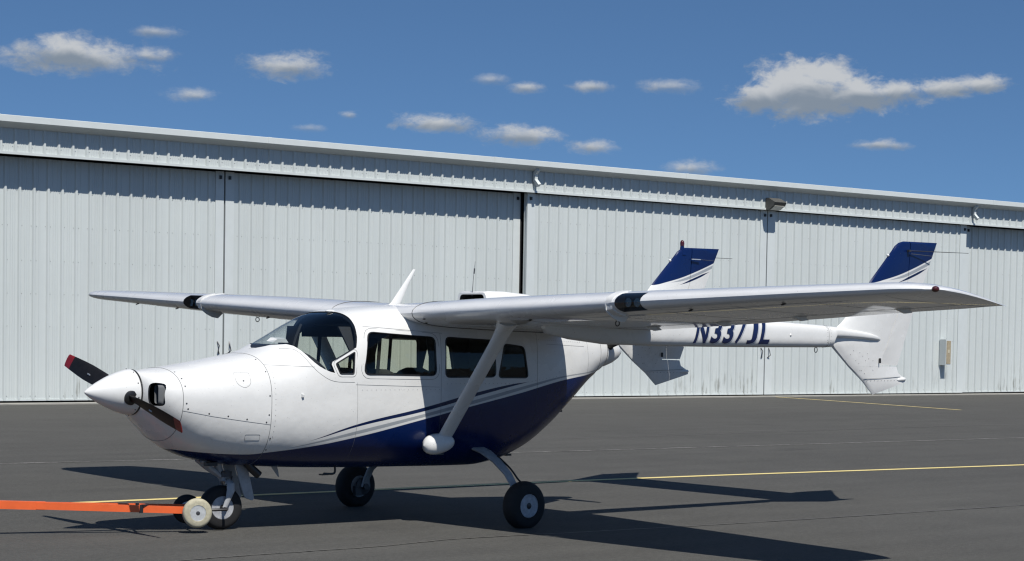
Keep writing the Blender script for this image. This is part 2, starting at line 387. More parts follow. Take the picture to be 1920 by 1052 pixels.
M_TAR = mat('crack_sealant', rough=.6, build=worn((.034, .033, .031), (.36, .50)))
for lb_, pts_ in (('thin dark sealed crack running in front of the main wheels', [(-6, -2.3), (-3, -2.0), (.1, -1.80), (1.58, -1.82), (2.55, -1.70), (3.87, -1.84), (6.4, -2.05), (9.8, -2.2), (15, -2.5)]), ('thin dark sealed crack far behind the aeroplane near the hangar', [(9, 10.3), (16, 9.6), (26, 9.9), (40, 8.6)])):
    strip('crack_line', pts_, .028, .005, M_TAR, jit=.7, label=lb_)
# ------------------------------------------------------------------ hangar
HO = Vector((11.878, 25.361, 0)); HE = Vector((.99945, -.0332, 0)); HN = Vector((-.0332, -.99945, 0))
HROT = math.atan2(HE.y, HE.x)
hangar = link('hangar', None, loc=HO, rot=(0, 0, HROT))
tag(hangar, 'long white corrugated metal hangar with sliding doors behind the aeroplane', 'hangar')
# in the hangar's own frame: x along the wall, -y towards the camera, z up
def sheet(base, dirt):
    def f(g):
        c = objc(g); oi = g.n('ObjectInfo'); x, y, z = g.xyz(c)
        ov = g.n('VectorMath', operation='ADD'); g.l(c, ov.inputs[0])
        rv = g.n('VectorMath', operation='SCALE'); rv.inputs[0].default_value = (37, 0, 0); g.l(oi.outputs['Random'], rv.inputs[3]); g.l(rv.outputs[0], ov.inputs[1])
        mp = g.n('Mapping'); mp.inputs['Scale'].default_value = (9, 9, .8); g.l(ov.outputs[0], mp.inputs[0])
        st = g.noise(mp.outputs[0], 1., 4, .65); big = g.noise(ov.outputs[0], .7, 3)
        k = g.m('ADD', .97, g.m('MULTIPLY', g.m('SUBTRACT', st.outputs[0], .5), .07)); k = g.m('ADD', k, g.m('MULTIPLY', g.m('SUBTRACT', big.outputs[0], .5), .10))
        k = g.m('ADD', k, g.m('MULTIPLY', g.m('SUBTRACT', oi.outputs['Random'], .5), .045))
        o = g.n('VectorMath', operation='SCALE'); o.inputs[0].default_value = base; g.l(k, o.inputs[3])
        low = g.smooth(z, 1.25, 0., 0., 1.)
        mp3 = g.n('Mapping'); mp3.inputs['Scale'].default_value = (13, 13, 1.6); g.l(ov.outputs[0], mp3.inputs[0])
        sp = g.smooth(g.noise(mp3.outputs[0], 1., 4, .6).outputs[0], .50, .72)
        patch = g.smooth(g.noise(ov.outputs[0], .35, 2).outputs[0], .42, .62)
        c2 = g.mix(g.m('MULTIPLY', g.m('MULTIPLY', g.m('MULTIPLY', low, sp), patch), dirt), o.outputs[0], (.17, .17, .145))
        g.l(c2, g.b.inputs['Base Color'])
        bump(g, g.noise(ov.outputs[0], 5, 2).outputs[0], .12, .02)
    return f
WB = (.485, .518, .508)
M_SHEET = mat('white_sheet_metal', rough=.42, build=sheet(WB, .85), spec=.4)
M_SHEET2 = mat('header_sheet_metal', rough=.42, build=sheet(WB, .0), spec=.4)
M_TRIM = mat('white_trim', rough=.4, build=speck((.525, .558, .550), .08, 3), spec=.4)
M_ROOF = mat('roof_metal', rough=.45, build=speck((.55, .57, .58), .1, 2))
M_GAP = mat('dark_gap', (.012, .012, .013), .9)
M_CONC = mat('concrete', rough=.9, build=speck((.30, .29, .26), .3, 3, bs=.3))
RP = .3346
def rib_profile(n, first=.5):
    P = [(0., 0.)]
    for k in range(n):
        c = (k+first)*RP
        P += [(c-.044, 0), (c-.020, .040), (c+.020, .040), (c+.044, 0)]
        for q in (.115, .168, .221):
            a = c+q
            if a+.012 < n*RP: P += [(a-.014, 0), (a-.005, .008), (a+.005, .008), (a+.014, 0)]
    P.append((n*RP, 0)); return P
SHEETS = {}
def sheet_mesh(n, h, rows, name):
    key = (n, round(h, 3))
    if key in SHEETS: return SHEETS[key]
    P = rib_profile(n); v = []; f = []
    zs = [0, h]
    for z in zs: v += [(x, -d, z) for x, d in P]
    m = len(P)
    for i in range(m-1): f.append((i, i+1, m+i+1, m+i))
    mi = [0]*len(f)
    # screw heads beside each rib
    for zr in rows:
        if zr > h-.05: continue
        for k in range(n):
            for off in ((.060,) if random.random() < .75 else (.060, -.062)):
                cx = (k+.5)*RP+off; b = len(v); r = .0105
                for j in range(6): v.append((cx+r*math.cos(j*PI/3), -.003, zr+r*math.sin(j*PI/3)))
                v.append((cx, -.013, zr)); 
                for j in range(6): f.append((b+j, b+(j+1) % 6, b+6)); mi.append(1)
    me = new_mesh(name, v, f, [M_SHEET if h > 2 else M_SHEET2, M_SCREW], False, mi=mi); SHEETS[key] = me; return me
H_BOT, H_TOP = 5.35, 5.93
def run_panels(parent, name, s0, y, z0, h, ribs, rows):
    s = s0
    while ribs > 0:
        n = min(3, ribs); link(name, sheet_mesh(n, h, rows, name), parent, loc=(s, y, z0)); s += n*RP; ribs -= n
def body(mb, name, m, parent=hangar, **kw): return mb.build(name, m, parent, False, **kw)
# header above the doors
S0, S1 = -.209-.5*RP-27*RP, 50.1
nrib = int((S1-S0)/RP)
hd = MB().box(((S0+S1)/2, -.42+.05, (H_BOT+6.0)/2), (S1-S0, .09, 6.0-H_BOT)); hd = body(hd, 'header', M_TRIM)
run_panels(hd, 'header_panel', S0, -.422, H_BOT+.02, H_TOP-H_BOT+.1, nrib, [.14])
body(MB().box(((S0+S1)/2, -.42-.022, H_BOT+.018), (S1-S0, .050, .055)), 'drip_trim', M_TRIM)
# eave gutter in lengths with visible joints
seg = 6.69; g0 = 6.31-3*seg
for k in range(9):
    a, b = g0+k*seg, min(g0+(k+1)*seg, S1+.3)
    if a > S1: break
    prof = [(-.40, 6.03), (-.40, 5.90), (-.46, 5.895), (-.70, 5.995), (-.712, 6.005), (-.712, 6.135), (-.69, 6.145), (-.40, 6.16)]
    mb = MB(); n = len(prof)
    ks = [a+.006, b-.006]
    mb.rings([[(x, y, z) for y, z in prof] for x in ks])
    mb.rings([[(x, y*1.004-.003 if y < -.45 else y, z+(.004 if z > 6.1 else -.004 if z < 5.95 else 0)) for y, z in prof] for x in (b-.05, b+.05)])
    body(mb, 'gutter', M_TRIM)
# roof, end walls and back wall
mb = MB(); mb.rings([[(S0-.1, -.40, 6.02), (S0-.1, 8.2, 6.9), (S0-.1, 16.8, 6.02), (S0-.1, 16.8, 5.95), (S0-.1, 8.2, 6.8), (S0-.1, -.40, 5.95)], [(S1+.2, -.40, 6.02), (S1+.2, 8.2, 6.9), (S1+.2, 16.8, 6.02), (S1+.2, 16.8, 5.95), (S1+.2, 8.2, 6.8), (S1+.2, -.40, 5.95)]])
body(mb, 'roof', M_ROOF)
mb = MB().box((S0, 8, 3), (.12, 16, 6)).box((S1, 8, 3), (.12, 16, 6)).box(((S0+S1)/2, 16, 3), (S1-S0, .12, 6)); body(mb, 'wall', M_SHEET)
body(MB().box(((S0+S1)/2, .40, 2.9), (S1-S0, .06, 5.8)), 'door_backing', M_GAP)
body(MB().box(((S0+S1)/2, -.02, 5.52), (S1-S0, .7, .30)), 'door_track', M_GAP)
# sliding doors: (start, end, y of the sheet plane)
ROWS = [.10, 1.62, 2.33, 3.05, 3.8, 4.55]
doors = [(-12.18, -3.33, 0.), (-3.33, 5.52, 0.), (5.52, 14.37, 0.), (14.37, 23.295, -.26), (23.295, 32.30, -.26), (32.56, 41.3, 0.), (41.3, 50.05, 0.)]
for di, (a, b, y) in enumerate(doors):
    a_, b_ = a+.022, b-.022
    if di == 2: b_ = b-.005
    w = b_-a_; ribs = int((w-.30)/RP); t = (w-ribs*RP)/2
    fr = MB().box(((a_+b_)/2, y+.075, 2.70), (w-.02, .11, 5.26))
    fr.box((a_+t/2, y+.005, 2.70), (t, .06, 5.28)).box((b_-t/2, y+.005, 2.70), (t, .06, 5.28))
    fr.box(((a_+b_)/2, y-.001, .075), (w, .05, .035))
    d = body(fr, 'sliding_door', M_TRIM)
    run_panels(d, 'door_panel', a_+t, y, .06, 5.26, ribs, ROWS)
    # hangers at the top and pull handles
    for hx in (a_+.10, b_-.10):
        k = MB().box((hx, y-.045, 5.20), (.05, .05, .08)); k.build('track_hanger', M_BLACK, d, False)
    for sgn, hx in ((1, a_+.09), (-1, b_-.09)):
        if (sgn > 0 and di not in (2, 4)) or (sgn < 0 and di not in (1, 3)): continue
        k = MB().tube([(hx, y-.03, 1.12), (hx+.06*sgn, y-.09, 1.19), (hx+.03*sgn, y-.09, 1.30), (hx+.05*sgn, y-.03, 1.40)], .014, 6); k.build('handle', M_RIV, d)
body(MB().box((14.41, .06, 2.68), (.10, .10, 5.3)), 'door_post', M_GAP)
for s_ in (14.46, 32.36):
    mb = MB(); mb.tube([(s_, -.60, 5.93), (s_, -.50, 5.82), (s_, -.50, 5.66), (s_+.03, -.62, 5.52)], .065, 4)
    body(mb, 'downspout', M_TRIM)
mb = MB().box(((S0+S1)/2, -.45, .012), (S1-S0, .55, .024)); body(mb, 'threshold', M_CONC)
def trow(loc): return HO + HE*loc[0] + HN*(-loc[1]) + Vector((0, 0, loc[2]))
# wall lamp over the middle seam
wl = link('wall_lamp', None, loc=HO+HE*23.27+HN*.46+Vector((0, 0, 5.48)), rot=(0, 0, HROT))
tag(wl, 'dark wedge shaped wall lamp above the middle door seam', 'wall lamp')
mb = MB(); mb.rings([[(x, .0, -.13), (x, .0, .20), (x, -.10, .20), (x, -.36, .07), (x, -.30, -.02), (x, -.12, -.13)] for x in (-.24, .24)])
mb.build('housing', mat('lamp_bronze', build=speck((.09, .088, .08), .3, 12), rough=.5), wl, False)
mb = MB(); mb.rings([[(x, -.302, -.028), (x, -.13, -.136), (x, -.125, -.145), (x, -.31, -.035)] for x in (-.19, .19)])
mb.build('diffuser', mat('lamp_diffuser', (.45, .44, .40), .25), wl, False)
# electrical cabinet on the right hand door
ub = link('utility_box', None, loc=HO+HE*31.22+HN*.30+Vector((0, 0, .93)), rot=(0, 0, HROT))
tag(ub, 'tall pale utility box with tan front plate on the right hangar door', 'utility box')
mb = MB().box((0, -.12, .40), (.25, .25, .80)); mb.build('cabinet', M_TRIM, ub, False)
mb = MB().box((0, -.2505, .40), (.20, .012, .72)); pl = mb.build('front_plate', mat('tan_plate', build=speck((.36, .30, .20), .3, 14), rough=.6), ub, False)
mb = MB().box((0, -.2585, .43), (.08, .006, .10)); mb.build('notice', mat('notice_print', (.45, .41, .30), .6), pl, False)

# ------------------------------------------------------------------ fuselage form, measured stations
# x, half width, z bottom, z top, z centre, n top, n bottom
FUS = [
 (.430,.170,1.02,1.335,1.18,2.0,2.0),
 (.445,.225,.985,1.348,1.18,2.0,2.0),
 (.480,.305,.95,1.355,1.17,2.1,2.0),
 (.540,.370,.895,1.365,1.16,2.2,2.0),
 (.600,.402,.835,1.373,1.14,2.3,2.0),
 (.670,.425,.775,1.382,1.13,2.3,2.1),
 (.800,.447,.690,1.400,1.12,2.4,2.2),
 (1.00,.475,.617,1.430,1.11,2.4,2.3),
 (1.25,.510,.567,1.472,1.10,2.5,2.4),
 (1.46,.535,.545,1.508,1.10,2.6,2.5),
 (1.60,.546,.537,1.545,1.10,2.6,2.5),
 (1.72,.555,.530,1.600,1.12,2.5,2.6),
 (1.90,.566,.520,1.695,1.14,2.5,2.7),
 (2.10,.578,.512,1.795,1.15,2.7,2.8),
 (2.30,.588,.505,1.870,1.16,3.1,2.8),
 (2.60,.594,.498,1.918,1.18,3.6,2.9),
 (3.10,.595,.490,1.955,1.20,4.2,3.0),
 (3.60,.590,.482,1.985,1.20,4.2,3.0),
 (3.90,.582,.480,1.990,1.22,4.0,2.9),
 (4.20,.563,.515,1.985,1.26,3.8,2.7),
 (4.50,.530,.605,1.965,1.32,3.4,2.5),
 (4.80,.480,.775,1.935,1.38,3.0,2.4),
 (5.10,.410,1.000,1.89,1.45,2.6,2.3),
 (5.40,.320,1.225,1.81,1.52,2.3,2.1),
 (5.60,.250,1.345,1.75,1.55,2.1,2.0),
 (5.70,.215,1.375,1.73,1.55,2.0,2.0),
]
_F=np.array(FUS)
def _pchip(x,y):
    h=np.diff(x); d=np.diff(y)/h; m=np.zeros(len(x))
    for i in range(1,len(x)-1):
        if d[i-1]*d[i]>0:
            w1=2*h[i]+h[i-1]; w2=h[i]+2*h[i-1]; m[i]=(w1+w2)/(w1/d[i-1]+w2/d[i])
    m[0]=d[0]; m[-1]=d[-1]; return m
_M=[_pchip(_F[:,0],_F[:,k]) for k in range(1,7)]
def sect(x):
    x=min(max(x,_F[0,0]),_F[-1,0]); i=int(min(max(np.searchsorted(_F[:,0],x)-1,0),len(_F)-2))
    h=_F[i+1,0]-_F[i,0]; t=(x-_F[i,0])/h; o=[]
    for k in range(6):
        y0,y1=_F[i,k+1],_F[i+1,k+1]; m0,m1=_M[k][i]*h,_M[k][i+1]*h
        o.append(float((2*t**3-3*t*t+1)*y0+(t**3-2*t*t+t)*m0+(-2*t**3+3*t*t)*y1+(t**3-t*t)*m1))
    return o
def fpt(x,th,off=0.):
    hw,zb,zt,zc,nt,nb=sect(x); c,s=math.cos(th),math.sin(th); n=nt if s>=0 else nb
    H=(zt-zc) if s>=0 else (zc-zb)
    return (x,math.copysign(abs(c)**(2/n),c)*(hw+off), zc+math.copysign(abs(s)**(2/n),s)*(H+off))
def yside(x,z,off=0.):
    hw,zb,zt,zc,nt,nb=sect(x); n=nt if z>=zc else nb
    H=(zt-zc) if z>=zc else (zc-zb); q=min(abs((z-zc)/(H+off)),.9999)
    return (hw+off)*(1-q**n)**(1/n)

# ------------------------------------------------------------------ aeroplane
plane = link('airplane', None, loc=(2.45, 0, 0))
tag(plane, 'white and navy twin boom light aeroplane with nose propeller parked on the apron', 'airplane')
def P_(mb, name, mats, parent=plane, smooth=True, angle=40, **kw):
    o = mb.build(name, mats, parent, smooth, angle, **kw)
    if parent is plane: o.location = Vector(o.location)-plane.location
    return o
def att(name, me, parent=plane):
    o = link(name, me, parent)
    if parent is plane: o.location = -plane.location
    return o
# --- fuselage shell with its openings cut through
def fus_shell(off_out, off_in, x0=.43, x1=5.60, nx=170, nt=112, x_in0=None, x_in1=None, mats=None):
    x_in0 = x_in0 or x0+.03; x_in1 = x_in1 or x1-.03
    xs = [x0+(x1-x0)*i/nx for i in range(nx+1)]
    xs = sorted(set(xs+[.445, .46, .48, .51])); v = []; f = []; mi = []
    def grid(xs, off, m, flip):
        b = len(v)
        for x in xs:
            for j in range(nt): v.append(fpt(x, 2*PI*(j+.5)/nt, off))
        for i in range(len(xs)-1):
            for j in range(nt):
                q = (b+i*nt+j, b+i*nt+(j+1) % nt, b+(i+1)*nt+(j+1) % nt, b+(i+1)*nt+j); f.append(q if not flip else q[::-1]); mi.append(m)
        e0 = tuple(b+j for j in range(nt)); e1 = tuple(b+(len(xs)-1)*nt+j for j in range(nt))
        f.append(e0[::-1] if not flip else e0); f.append(e1 if not flip else e1[::-1]); mi.extend([m, m])
    grid(xs, off_out, 0, False)
    xi = [x_in0+(x_in1-x_in0)*i/110 for i in range(111)]; grid(xi, off_in, 1, True)
    me = new_mesh('shell', v, f, mats, False, mi=mi)
    bm = bmesh.new(); bm.from_mesh(me); bm.faces.ensure_lookup_table()
    vol = 0
    if bm.calc_volume(signed=True) < 0: bmesh.ops.reverse_faces(bm, faces=bm.faces)
    bm.to_mesh(me); bm.free(); return me
WIN1 = rounded([(2.455, 1.712), (3.163, 1.672), (3.178, 1.325), (2.372, 1.336)], [.06, .055, .06, .07])
WIN2 = rounded([(3.280, 1.676), (3.868, 1.652), (3.882, 1.312), (3.276, 1.310)], .055)
WIN3 = rounded([(3.985, 1.622), (4.243, 1.597), (4.302, 1.302), (3.905, 1.305)], [.04, .05, .05, .05])
QUART = rounded([(2.098, 1.432), (2.300, 1.538), (2.276, 1.341), (2.135, 1.341)], .018)
WSH = [(1.50, 2.2), (1.50, 1.60), (1.60, 1.545), (1.70, 1.583), (1.775, 1.592), (1.805, 1.578), (1.844, 1.522), (1.872, 1.480), (1.906, 1.441), (1.945, 1.408), (1.993, 1.381), (2.040, 1.362), (2.085, 1.352),
       (2.062, 1.425), (2.072, 1.446), (2.318, 1.572), (2.345, 1.66), (2.362, 1.76), (2.366, 1.83), (2.355, 1.95), (2.34, 2.2)]
MATS_F = [M_FUS, M_DARK, M_BLACK]
def pgrow(poly, d):
    n = len(poly); A = sum(poly[i][0]*poly[(i+1) % n][1]-poly[(i+1) % n][0]*poly[i][1] for i in range(n)); s = 1 if A > 0 else -1; out = []
    for i in range(n):
        a, b, c = (Vector(poly[(i+j) % n]) for j in (-1, 0, 1))
        t = ((b-a).normalized()+(c-b).normalized()).normalized(); out.append((b.x+t.y*d*s, b.y-t.x*d*s))
    return out
cut = MB(); cut.m = 2
for w in (WIN1, WIN2, WIN3, QUART): cut.prism(w, -.9, .9)
cut.prism(WSH, -.9, .9)
for s in (-1, 1):   # cooling air intakes either side of the front spinner
    R_ = []
    for x, y0, y1, z0, z1 in ((.36, .240, .385, 1.075, 1.268), (.50, .240, .368, 1.078, 1.266), (.72, .18, .34, 1.06, 1.24)):
        q = rounded([(y0, z0), (y1, z0), (y1, z1), (y0, z1)], .045); R_.append([(x, s*a, b) for a, b in q])
    cut.rings(R_)
cme = new_mesh('cut', cut.v, cut.f, MATS_F, False, mi=cut.mi)
bm = bmesh.new(); bm.from_mesh(cme); bmesh.ops.recalc_face_normals(bm, faces=bm.faces); bm.to_mesh(cme); bm.free()
shell = fus_shell(0, -.028, mats=MATS_F)
fme = bool_mesh(shell, cme, 'DIFFERENCE'); fme.name = 'fuselage'
if len(fme.materials) < 3:
    fme.materials.clear()
    for m in MATS_F: fme.materials.append(m)
fme.shade_smooth(); fme.set_sharp_from_angle(angle=math.radians(32))
fus = att('fuselage', fme)
M_DUCT = mat('duct_grey', (.11, .115, .12), .6)
for s in (-1, 1):   # ducts behind the intakes
    R_ = []
    for x, y0, y1, z0, z1 in ((.512, .238, .300, 1.095, 1.250), (.54, .238, .325, 1.080, 1.262), (.60, .225, .335, 1.072, 1.262), (.72, .20, .34, 1.06, 1.25)):
        R_.append([(x, s*a, b) for a, b in rounded([(y0, z0), (y1, z0), (y1, z1), (y0, z1)], .045)])
    mb = MB().rings(R_, False); mb.m = 1; mb.f.append(tuple(range(len(mb.v)-len(R_[-1]), len(mb.v)))); mb.mi.append(1)
    P_(mb, 'intake_duct', [M_DUCT, M_BLACK])
# --- glazing: thin shells following the skin, let into the openings
gl_mats = [M_GLASS]
def pane(name, poly, y0, y1, m, grow=.006, parent=plane, xr=None):
    xs = [p[0] for p in poly]; a, b = xr or (min(xs)-.05, max(xs)+.05)
    sh = fus_shell(-.007, -.011, a, b, max(12, int((b-a)/.03)), 112, a+.001, b-.001, [m])
    c = MB().prism(pgrow(poly, grow), y0, y1); cm_ = new_mesh('c', c.v, c.f, [m], False)
    bm = bmesh.new(); bm.from_mesh(cm_); bmesh.ops.recalc_face_normals(bm, faces=bm.faces); bm.to_mesh(cm_); bm.free()
    g = bool_mesh(sh, cm_, 'INTERSECT'); g.materials.clear(); g.materials.append(m); g.shade_smooth(); g.set_sharp_from_angle(angle=math.radians(32)); g.name = name
    return att(name, g, parent)
pane('windshield', WSH, -.9, .9, M_WSHIELD, .005, xr=(1.46, 2.45))
for s in (-1, 1):
    y0, y1 = (-.9, -.05) if s < 0 else (.05, .9)
    for w in (WIN1, WIN2, WIN3, QUART):
        win = pane('window', w, y0, y1, M_GLASS)
        if win.data.vertices:
            # black rubber seal round the opening
            loop = [(x, s*yside(x, z, .0005), z) for x, z in pgrow(w, -.004)]; mb = MB()
            mb.tube(loop+[loop[0], loop[1]], .0065, 6, False); P_(mb, 'window_seal', M_BLACK, win)
# --- seams, fasteners and access doors
def side_line(pts, n=6): return [(x, z) for x, z in pts]
seams = MB()
def seam(pts, s, r=.0022, close=False):
    L = [(x, s*yside(x, z, .0006), z) for x, z in pts]
    if close: L.append(L[0])
    seams.tube(L, r*.75, 4, False)
def dens(pts, step_=.05):
    o = []
    for a, b in zip(pts[:-1], pts[1:]):
        k = max(1, int(math.hypot(b[0]-a[0], b[1]-a[1])/step_)); o += [(a[0]+(b[0]-a[0])*i/k, a[1]+(b[1]-a[1])*i/k) for i in range(k)]
    return o+[pts[-1]]
def ringline(x, th0=0, th1=2*PI, r=.0024, n=70):
    seams.tube([fpt(x, th0+(th1-th0)*i/n, .0006) for i in range(n+1)], r, 4, False)
ringline(.672); ringline(1.462); ringline(5.46)
for s in (-1, 1):
    seam(dens([(.674, 1.040), (.938, .991), (1.226, .949), (1.462, .917)]), s)
    seam(dens([(1.462, 1.418), (1.898, 1.403)]), s)
    w = [(1.70, 1.555), (1.76, 1.553), (1.80, 1.535), (1.87, 1.42), (1.95, 1.34), (2.074, 1.281), (2.279, 1.272)]; seam(dens([(p.x, p.y) for p in catmull([(a, b, 0) for a, b in w], 4) for p in [p]], .2), s)
    seam(dens([(2.295, 1.252), (3.21, 1.226)]), s)
    seam(dens(pgrow(WIN1, .032)+[pgrow(WIN1, .032)[0]], .2), s)
    seam(dens([(2.43, 1.756), (3.25, 1.706)]), s)
    seam(dens([(2.31, 1.27), (2.325, .62)]), s, .0016); seam(dens([(3.225, 1.71), (3.235, .60)]), s, .0016); seam(dens([(4.55, 1.62), (5.15, 1.60)]), s, .0018)
    seam(dens([(4.42, 1.75), (4.43, .75)]), s, .0014); seam(dens([(5.2, 1.75), (5.24, 1.22)]), s, .0014)
    seam(dens(pgrow(QUART, .022)+[pgrow(QUART, .022)[0]], .2), s, .0026)
    ov = rounded([(1.160, 1.350), (1.290, 1.350), (1.286, 1.26), (1.225, 1.222), (1.155, 1.26)], [.008, .008, .05, .06, .05]); seam(ov+[ov[0]], s, .0018)
    rc = rounded([(1.245, .836), (1.378, .834), (1.384, .786), (1.250, .788)], .012); seam(rc+[rc[0]], s, .0018)
o = P_(seams, 'panel_seam', M_SEAM, fus); o['kind'] = 'stuff'
def rivet(mb, x, z, s, r=.0085, n=6):
    y = yside(x, z, 0); e = .01; dxy = (yside(x+e, z)-yside(x-e, z))/(2*e); dzy = (yside(x, z+e)-yside(x, z-e))/(2*e)
    nrm = Vector((-dxy, 1, -dzy)).normalized(); nrm.y *= s; p = Vector((x, s*y, z)); a = nrm.orthogonal().normalized(); b = nrm.cross(a)
    base = [p+nrm*.0015+(a*math.cos(2*PI*i/n)+b*math.sin(2*PI*i/n))*r for i in range(n)]
    mb.add(base+[p+nrm*.004], [(i, (i+1) % n, n) for i in range(n)])
rv = MB()
for s in (-1, 1):
    for x, z in [(.70, 1.30), (.70, 1.24), (.70, 1.10), (.715, 1.055), (.90, 1.015), (1.07, .992), (1.24, .965), (1.42, .938), (1.44, 1.46), (1.445, 1.36), (1.445, 1.16), (1.44, 1.00), (1.48, .80), (1.48, .70), (.695, 1.352)]: rivet(rv, x, z, s, .0075)
    rivet(rv, 1.222, 1.285, s, .008)
    for i in range(18): rivet(rv, 2.36+i*.05, 1.205, s, .0028)
    for i in range(30): rivet(rv, 3.30+i*.05, 1.255+max(0, i*.05-.9)*.12, s, .0028)
    for i in range(16): rivet(rv, 1.50, 1.40-i*.045, s, .0028)
    for i in range(22): rivet(rv, 4.45+i*.03, 1.66-i*.001, s, .0028)
o = P_(rv, 'fastener', M_RIV, fus); o['kind'] = 'stuff'
# small fittings on the skin
mb = MB().rings([[(1.755+a, -yside(1.755, 1.16)+.002-b, 1.16+c) for a, b, c in q] for q in ([(-.012, 0, .016), (.012, 0, .016), (.012, 0, -.016), (-.012, 0, -.016)], [(-.004, .022, .010), (.012, .018, .010), (.012, .018, -.012), (-.004, .022, -.012)])]); P_(mb, 'static_vent', M_WHITE)
mb = MB(); mb.rings([[(1.76+dx_, -.10+dy_, 1.603+dz_) for dx_, dy_, dz_ in ((0, 0, 0), (.16, 0, 0), (.13, 0, .035), (.04, 0, .03))], [(1.76+dx_, .0+dy_, 1.615+dz_) for dx_, dy_, dz_ in ((0, 0, 0), (.16, 0, 0), (.13, 0, .035), (.04, 0, .03))]]); P_(mb, 'air_vent', M_WHITE)
mb = MB().sphere((2.36, -.10, 1.885), (.05, .03, .014)); P_(mb, 'roof_vent', M_WHITE)
mb = MB(); mb.rings([[(x+dx_, y_, z) for dx_, y_ in ((-w, 0), (-w*.4, t), (w*.6, t), (w, 0), (w*.6, -t), (-w*.4, -t))] for x, z, w, t in ((3.13, 1.93, .085, .016), (3.165, 1.98, .055, .013), (3.27, 2.14, .033, .009), (3.372, 2.288, .016, .005))]); P_(mb, 'blade_antenna', M_WHITE)
# rear engine air scoop on top of the cabin
mb = MB(); R_ = []
for x, hw, z0, z1 in ((4.06, .222, 1.90, 2.092), (4.09, .240, 1.90, 2.106), (4.30, .240, 1.88, 2.108), (4.60, .225, 1.85, 2.088), (4.95, .18, 1.82, 2.02), (5.30, .11, 1.75, 1.90)):
    q = rounded([(-hw, z0), (hw, z0), (hw*.92, z1), (-hw*.92, z1)], [.0, .0, .05, .05]); R_.append([(x, a, b) for a, b in q])
mb.rings(R_, False)
R2 = [[(x, a*.86, b_) for (_, a, b), b_ in zip(R_[0], [z-.016 if z > 2. else z for (_, _, z) in R_[0]])] for x in (4.06, 4.5)]
mb.rings([R_[0], R2[0]], False); n0 = len(mb.f); mb.m = 1; mb.rings(R2, False); mb.f.append(tuple(range(len(mb.v)-len(R2[1]), len(mb.v)))); mb.mi.append(1)
scoop = P_(mb, 'air_scoop', [M_WHITE, M_BLACK])
mb = MB().tube([(4.065, 0, 2.06), (4.075, 0, 2.22), (4.095, 0, 2.385)], [.004, .0025, .0015], 6); mb.tube([(4.083, 0, 2.27), (4.088, 0, 2.32)], .007, 6); P_(mb, 'whip_antenna', M_RIV)
mb = MB(); mb.rings([[(x+d, y_, z) for d, y_ in ((-w, 0), (0, .006), (w, 0), (0, -.006))] for x, z, w in ((1.84, .54, .035), (1.87, .49, .025), (1.90, .43, .006))]); P_(mb, 'belly_antenna', M_GREYP)
mb = MB().tube(catmull([(2.36, -.20, .52), (2.36, -.20, .47), (2.33, -.20, .455), (2.24, -.20, .46)], 4), .010, 6).box((2.24, -.20, .452), (.07, .05, .012)); P_(mb, 'boarding_step', M_BLACK)
mb = MB().box((5.00, -.20, .985), (.06, .05, .04)); P_(mb, 'drain_fairing', M_BLACK); 
mb = MB().box((4.40, -.15, .565), (.06, .06, .02)); P_(mb, 'drain_fairing', M_BLACK)
# rear engine exhaust and cowl lip
mb = MB(); mb.rings([[fpt(x, 2*PI*(j+.5)/48, o_) for j in range(48)] for x, o_ in ((5.59, .002), (5.612, -.004), (5.612, -.05), (5.50, -.07))], False); P_(mb, 'rear_cowl_lip', M_BLACK)
# --- cabin fittings
mb = MB().box((3.05, 0, .74), (2.2, .78, .03)); P_(mb, 'cabin_floor', M_DARK)
mb = MB().box((3.45, 0, 1.765), (1.75, .90, .02)).box((3.4, .45, 1.70), (1.9, .03, .09)).box((3.4, -.45, 1.70), (1.9, .03, .09)).box((4.40, 0, 1.28), (.03, .84, .90)); P_(mb, 'headliner', M_DARK)
def ztop(x, y):
    hw, zb_, zt, zc, nt_, nb_ = sect(x); q = min(abs(y)/hw, .97); return zc+(zt-zc)*(1-q**nt_)**(1/nt_)
mb = MB(); mb.rings([[(x, y, min(z, ztop(x, y)-.045)) for x, z in ((1.80, 1.15), (1.72, 1.50), (1.86, 1.545-.55*abs(y)**2.2), (2.00, 1.545-.6*abs(y)**2.2), (2.06, 1.50-.6*abs(y)**2.2), (2.07, 1.40-.4*abs(y)**2), (2.02, 1.15))] for y in (-.46, -.4, -.3, -.2, -.1, 0, .1, .2, .3, .4, .46)]); ip = P_(mb, 'instrument_panel', M_DARK)
for y in (-.29, -.20, .2, .29):
    P_(MB().lathe([(0, .038), (.012, .038), (.014, .030)], (2.055, y, 1.40), (1, 0, 0), 16), 'dial', M_BLACK, ip)
mb = MB().box((1.93, 0, 1.58), (.05, .075, .075)).box((1.93, 0, 1.53), (.02, .03, .06)); P_(mb, 'compass', M_BLACK)
mb = MB().tube([(2.03, 0, 1.54), (2.07, 0, 1.66), (2.12, 0, 1.765)], .012, 6); P_(mb, 'windshield_post', M_DARK)
for y in (-.26, .26):
    mb = MB().tube([(2.05, y, 1.26), (2.22, y, 1.27)], .012, 8); mb.tube(catmull([(2.22, y-.15, 1.36), (2.22, y-.15, 1.26), (2.23, y-.06, 1.24), (2.23, y+.06, 1.24), (2.22, y+.15, 1.26), (2.22, y+.15, 1.36)], 4), .014, 8); P_(mb, 'control_yoke', M_BLACK)
